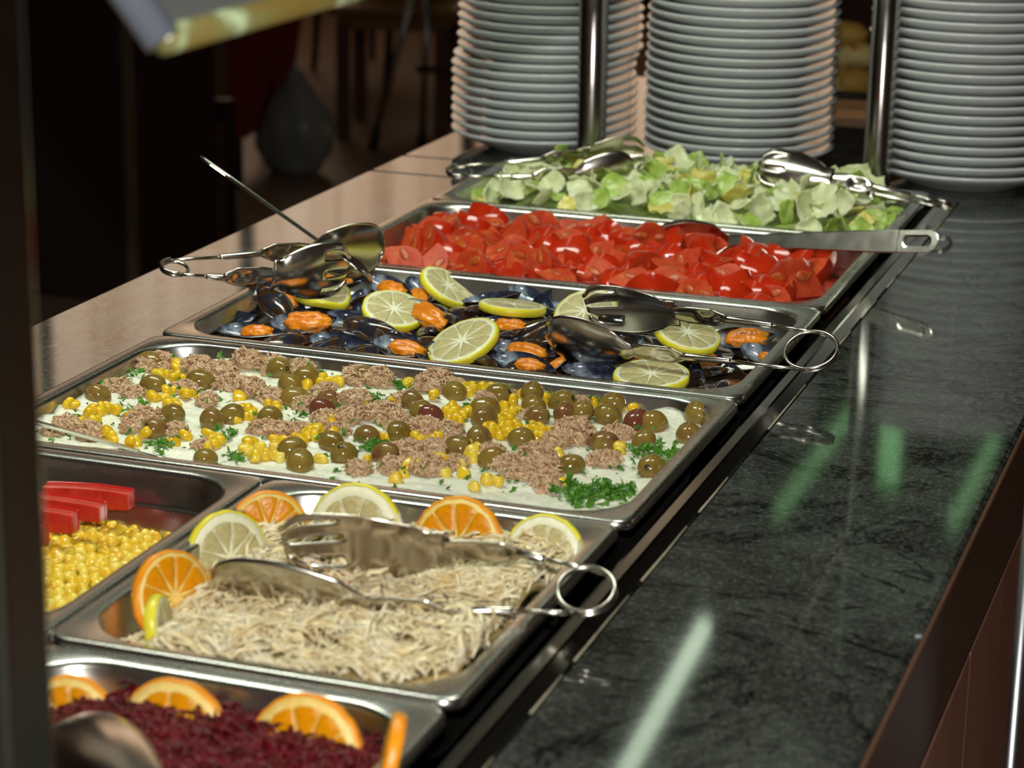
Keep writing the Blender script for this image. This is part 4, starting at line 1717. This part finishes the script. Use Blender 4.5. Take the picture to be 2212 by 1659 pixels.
tongs(P(1752, 756, .026), P(1222, 695, .020), 149, 'steel serving tongs resting over the mussels, ring over the counter edge', .050, .060, .088, .0225, -.022)
tongs(P(377, 580, .044), P(792, 560, .036), 18, 'steel tongs at the left end of the mussels, large spoon facing the tomatoes', .040, .062, .078, .0125, .050, far='spoon_head')
tongs(P(1266, 1273, .018), P(530, 1222, .012), 150, 'steel serving tongs lying in the pale shredded salad', .050, .066, .112, .0180, -.040)
tongs(P(992, 372, .026), P(1382, 350, .034), 14, 'steel tongs on the left end of the lettuce, in front of the plates', .045, .050, .075, .014, .02)
tongs(P(2038, 440, .012), P(1640, 366, .036), 206, 'steel tongs on the right end of the lettuce, spoon back shining white', .034, .052, .088, .012, .0, far='spoon_head')


def serving_spoon(bowl, neck, end, nrm_, label, w0=.012, w1=.024, bowlL=.085, bowlW=.062, D=.016, slot=True, hn=None, edge=False):
    """bowl tip point, neck point, handle end; nrm_ = direction the flat of the handle faces"""
    bowl, neck, end = Vector(bowl), Vector(neck), Vector(end)
    root = thing('serving_spoon', label, 'serving spoon', loc=tuple(neck))
    ax = (end - neck)
    L = ax.length
    ax.normalize()
    n_ = Vector(nrm_)
    n_ = (n_ - ax * n_.dot(ax)).normalized()
    sd = n_.cross(ax).normalized()
    mb = MB()
    SL_ = .034 if slot else 0
    rows = []
    N = 14
    for k in range(N + 1):
        s = k / N
        c = ax * ((L - SL_ - w1 / 2) * s)
        w_ = w0 + (w1 - w0) * min(1, s * 1.15)
        rows += [c - sd * w_ / 2 - n_ * .0004, c - sd * (w_ / 2 - .0012) + n_ * .0004, c + sd * (w_ / 2 - .0012) + n_ * .0004, c + sd * w_ / 2 - n_ * .0004]
    mb.add(rows, [(4 * k + j, 4 * k + 4 + j, 4 * k + 5 + j, 4 * k + 1 + j) for k in range(N) for j in range(3)])
    if slot:
        c0 = ax * (L - SL_ - w1 / 2)

        def stadium(r, l0, l1):
            out = []
            for k in range(12):
                a = PI / 2 + PI * k / 11
                out.append(c0 + ax * (l0 + r * math.cos(a)) + sd * (r * math.sin(a)))
            for k in range(12):
                a = -PI / 2 + PI * k / 11
                out.append(c0 + ax * (l1 + r * math.cos(a)) + sd * (r * math.sin(a)))
            return out
        outer = []
        for k in range(12):
            outer.append(c0 + sd * (w1 / 2) * (1 - 2 * k / 11))
        for k in range(12):
            a = -PI / 2 + PI * k / 11
            outer.append(c0 + ax * (SL_ + w1 / 2 * math.cos(a) * .9) + sd * (w1 / 2 * math.sin(a)))
        inner = stadium(w1 * .22, .012, SL_ - .004)
        mid = [p + (q - p) * .75 + n_ * .0004 for p, q in zip(outer, inner)]
        o2 = [p + (q - p) * .12 + n_ * .0004 for p, q in zip(outer, inner)]
        mb.loops([outer, o2, mid, inner])
    put('handle', mb.mesh('handle', 'utensil_steel', False), root, solid=.0016)
    # bowl
    bx = (bowl - neck)
    bl = bx.length
    bx.normalize()
    h = head_grid(bl, bowlW, D, False, 24, 18)
    hn = Vector(hn) if hn is not None else n_
    hn = (hn - bx * hn.dot(bx)).normalized()
    h.xf(basis((0, 0, 0), bx, -hn, bx.cross(-hn)))
    put('bowl', h.mesh('bowl', 'utensil_steel'), root, solid=.0012)
    return root


# ladle in the tomatoes
serving_spoon(P(1388, 545, -.022), P(1575, 520, .004), P(2030, 522, .036), toC + Vector((0, 0, .25)), 'flat-handled serving spoon in the tomatoes, slotted handle end over the granite',
              hn=(-.05, -.75, .65), bowlW=.066, D=.020)
# spoon leaning behind the left tongs, handle seen edge on
tip = PY(432, 338, .905)
base = PY(716, 540, .880)
ax_ = (tip - base).normalized()
vw = (base - CAM).normalized()
serving_spoon(base + (base - tip).normalized() * .05 + Vector((0, 0, -.005)), base, tip, ax_.cross(vw) * .99 - vw * .12, 'serving spoon with thin handle slanting up behind the left tongs',
              w0=.012, w1=.019, bowlW=.05, D=.012)
# spoon in the white salad, mostly buried
serving_spoon(on_tuna(398, 985, -.001), on_tuna(300, 972, .001), P(8, 893, .012), Vector((.2, .3, 1)), 'dark serving spoon handle entering the white salad at its left front corner',
              bowlW=.030, D=.003, w0=.010, w1=.016, slot=False)
# spoon in the beetroot
serving_spoon(P(95, 1588, -.002), P(330, 1765, .018), P(700, 1990, .080), toC, 'large serving spoon lying in the beetroot, its rim a thin bright line',
              bowlW=.066, D=.014, w0=.010, w1=.016, slot=False, hn=(.25, .45, -.85))

# ------------------------------------------------------------------ dining area behind
def up_at(u, v, z):
    return P(u, v, z)


def chair(u, v, yaw, mat, label, seat_h=.46, legm='chair_black', sc=1.0, back_h=.42):
    p = P(u, v, FZ)
    root = thing('dining_chair', label, 'chair', M=TRS((p.x, p.y, FZ), (0, 0, yaw), sc))
    put('seat', MB().box((0, 0, seat_h), (.44, .42, .06)).mesh('seat', mat, False), root, bevel=.015)
    M = TRS((0, .20, seat_h + .06 + back_h / 2), (-.16, 0, 0))
    put('backrest', MB().box((0, 0, 0), (.42, .04, back_h), M=M).mesh('backrest', mat, False), root, bevel=.012)
    for sx in (-1, 1):
        for sy in (-1, 1):
            put('leg', MB().tube([(sx * .17, sy * .17, seat_h), (sx * .19, sy * .20, 0)], [.018, .013], 8).mesh('leg', legm), root)
    return root


# large dark cabinet panel at left, its lit vertical edge painted as a paler strip
pc = P(290, 660, FZ)
cab = thing('sideboard', 'tall dark cabinet standing at the left behind the counter', 'cabinet', loc=(pc.x, pc.y, FZ))
put('body', MB().box((-.95, .25, .85), (1.88, .5, 1.7)).mesh('body', 'dark_cabinet', False), cab, bevel=.01)
put('lit_edge', MB().box((.005, 0, .85), (.022, .02, 1.7)).mesh('lit_edge', 'cabinet_edge', False), cab)
p1 = P(312, 600, FZ)
p2 = P(486, 520, FZ)
sb = thing('wooden_partition', 'low reddish-brown wooden partition right of the dark cabinet', 'partition', loc=tuple((p1 + p2) / 2))
ang = math.atan2((p2 - p1).y, (p2 - p1).x)
M = TRS((0, 0, .30), (0, 0, ang))
put('panel', MB().box((0, 0, -.13), ((p2 - p1).length, .04, .34), M=M).mesh('panel', 'wall_wood', False), sb)
put('end_post', MB().box((0, 0, .20), (.05, .05, .40), M=TRS(((p2 - p1) / 2), (0, 0, ang))).mesh('end_post', 'chair_black', False), sb)

def armchair(pa_, pb_, pc_, h, lean, mat, z0, label, name='armchair'):
    """boxy seat standing on short legs: floor plan corner pb_ nearest, pa_ and pc_ its neighbours"""
    a_, b_, c_ = Vector(pa_), Vector(pb_), Vector(pc_)
    d_ = a_ + c_ - b_
    root = thing(name, label, 'armchair', loc=(b_.x, b_.y, FZ))
    o_ = Vector((b_.x, b_.y, FZ))
    lo = [q - o_ for q in (a_, b_, c_, d_)]
    hi = [q + Vector(lean) + Vector((0, 0, h)) for q in lo]
    mb = MB().add(lo + hi, [(3, 2, 1, 0), (4, 5, 6, 7), (0, 1, 5, 4), (1, 2, 6, 5), (2, 3, 7, 6), (3, 0, 4, 7)])
    put('body', mb.mesh('body', mat, False), root, bevel=.02)
    cen = (lo[0] + lo[2]) / 2
    for q in lo:
        q2 = q.lerp(cen, .06)
        put('leg', MB().tube([(q2.x, q2.y, 0), (q2.x, q2.y, z0 + .01)], .016, 8).mesh('leg', 'chair_black'), root)
    return root


zb_ = FZ + .25
armchair(P(300, 296, zb_), P(430, 303, zb_), P(494, 266, zb_), .42, (0, 0, 0), 'brown_fabric', .25,
         'boxy brown upholstered armchair just behind the counter, right of the cabinet')
zr_ = FZ + .13
armchair(P(455, 300, zr_), P(512, 314, zr_), P(626, 250, zr_), .42, (.06, .02, 0), 'red_fabric', .13,
         'dark red armchair with slanting side, behind the brown one')
ch3 = chair(985, 205, 2.6, 'orange_fabric', 'orange-red chair beside the leftmost plate stack', back_h=.45)
ch4 = chair(822, 150, 2.9, 'chair_black', 'black chair in the dark behind the wooden one', back_h=.35)
pbg = P(640, 372, FZ)


def bagfn(d):
    k = 1 + .22 * noise.noise(d * 2.2) + .1 * noise.noise(d * 5)
    e = d * k
    if e.z > 0:
        e.x *= (1 - .7 * e.z)
        e.y *= (1 - .7 * e.z)
    e.z = max(e.z, -.78)
    return e


bag = tag(put('plastic_bag', MB().ball((0, 0, .15), (.13, .09, .19), 24, 18, fn=bagfn).mesh('plastic_bag', 'bag_plastic'), M=TRS((pbg.x, pbg.y, FZ))),
          'grey plastic bag standing on the floor right of the red armchair', 'bag')
# wooden chair with a light seat
pt = P(742, 298, FZ)
tb = thing('wooden_chair', 'wooden chair with light seat and brown legs, right of the grey bag', 'chair', M=TRS((pt.x, pt.y, FZ), (0, 0, .25)))
put('seat', MB().box((.17, .19, .44), (.44, .44, .03)).mesh('seat', 'table_wood', False), tb, bevel=.008)
put('apron', MB().box((.17, .19, .40), (.38, .38, .05)).mesh('apron', 'table_wood', False), tb)
for x, y in ((0, 0), (.34, 0), (0, .38), (.34, .38)):
    put('leg', MB().box((x, y, .20), (.045, .045, .40)).mesh('leg', 'leg_wood', False), tb, bevel=.006)
put('backrest', MB().box((.17, .39, .66), (.40, .03, .40)).mesh('backrest', 'leg_wood', False), tb, bevel=.006)
# metal folding stand with rubber feet
pf = P(805, 322, FZ)
ptop = PY(905, -60, pf.y)
hs = thing('folding_high_chair', 'grey metal tubular stand with black rubber feet, left of the plates', 'stand', loc=(pf.x, pf.y, FZ))
a_ = Vector((0, 0, .02))
b_ = ptop - Vector((pf.x, pf.y, FZ))
put('leg', MB().tube([a_, b_], .012, 10).mesh('leg', 'aluminium'), hs)
put('rubber_foot', MB().tube([a_ - Vector((.0, 0, .02)), a_ + (b_ - a_) * .07], .018, 10).mesh('rubber_foot', 'black_rubber'), hs)
c2 = PY(912, 300, pf.y + .1) - Vector((pf.x, pf.y, FZ))
c2.z = 0.02
d2 = PY(925, -60, pf.y + .1) - Vector((pf.x, pf.y, FZ))
put('leg', MB().tube([c2, d2], .012, 10).mesh('leg', 'aluminium'), hs)
put('rubber_foot', MB().tube([c2 - Vector((0, 0, .02)), c2 + Vector((0, 0, .03))], .018, 10).mesh('rubber_foot', 'black_rubber'), hs)
e2 = PY(900, 150, pf.y + .05) - Vector((pf.x, pf.y, FZ))
e3 = PY(960, 150, pf.y + .05) - Vector((pf.x, pf.y, FZ))
put('cross_bar', MB().tube([e2, e3], .012, 10).mesh('cross_bar', 'chair_black'), hs)

# ------------------------------------------------------------------ food display behind the plates (seen between stack and post)
DY = 3.6
dc = PY(1828, 150, DY)
zt = PY(1828, 330, DY).z
ds = thing('back_counter', 'second counter behind the plates carrying golden food', 'counter', loc=(dc.x, DY, FZ))
put('body', MB().box((0, .3, (zt - .05 - FZ) / 2), (1.6, .6, zt - .05 - FZ)).mesh('body', 'dark_cabinet', False), ds)
put('worktop', MB().box((0, .3, zt - FZ - .025), (1.64, .64, .04)).mesh('worktop', 'chair_black', False), ds)
# raised shelf with bread
zs = PY(1828, 205, DY + .1).z
sh = thing('food_shelf', 'low shelf holding golden baked food between plate stack and post', 'shelf', loc=(dc.x, DY + .18, zs))
put('board', MB().box((0, 0, -.012), (.7, .22, .02)).mesh('board', 'bread_pale', False), sh)
for sx in (-1, 1):
    put('support', MB().box((sx * .33, 0, (zt - zs) / 2 - .01), (.02, .2, (zs - zt) - .02)).mesh('support', 'shelf_brown', False), sh)
bl = MB().ball((0, 0, 0), (.045, .035, .028), 16, 10, fn=lambda d: d * (1 + .15 * noise.noise(d * 2)))
bg, bp, cr = bl.mesh('bread_roll', 'bread_gold'), bl.mesh('bread_roll', 'bread_pale'), bl.mesh('carrot_piece', 'carrot_red')
k = 0
for (u, v, me, nm, lab, cat) in [(1812, 180, bp, 'bread_roll', 'pale golden roll lowest between middle plates and right post', 'bread'),
                            (1848, 175, bg, 'bread_roll', 'golden brown roll beside the right post', 'bread'),
                            (1812, 120, bp, 'bread_roll', 'pale roll in the middle of the golden food gap', 'bread'),
                            (1850, 118, bp, 'bread_roll', 'pale roll touching the right post outline', 'bread'),
                            (1805, 92, cr, 'carrot_piece', 'orange-red vegetable piece left on the rolls', 'vegetable'),
                            (1850, 104, cr, 'carrot_piece', 'orange-red vegetable piece right on the rolls', 'vegetable'),
                            (1830, 75, bg, 'bread_roll', 'uppermost golden roll of the food gap', 'bread'),
                            (1800, 150, bg, 'bread_roll', 'golden roll half hidden by the middle plate stack', 'bread')]:
    p = PY(u, v, DY + .13)
    s = (1, 1, 1) if nm == 'bread_roll' else (.7, .7, .35)
    tag(put(nm, me, M=TRS(p, (0, 0, k), s)), lab, cat)
    k += 1
# dark dome lid with the bright flash glint
pdm = PY(1818, 285, DY - .03)
tag(put('dome_lid', MB().ball((0, 0, 0), (.075, .075, .055), 32, 18).mesh('dome_lid', 'dark_dome'), M=TRS((pdm.x, pdm.y, zt + .015))),
    'dark shiny dome lid glinting between the middle plates and right post', 'lid')
pbx = P(1800, 352, GZ)
pbx2 = PY(1800, 330, 2.15)
tag(put('wooden_board', MB().box((0, 0, .006), (.16, .09, .012)).mesh('wooden_board', 'mdf_orange', False), M=TRS((pbx2.x, 2.15, GZ), (0, 0, .1))),
    'small orange-brown board lying behind the lettuce by the right post', 'board')
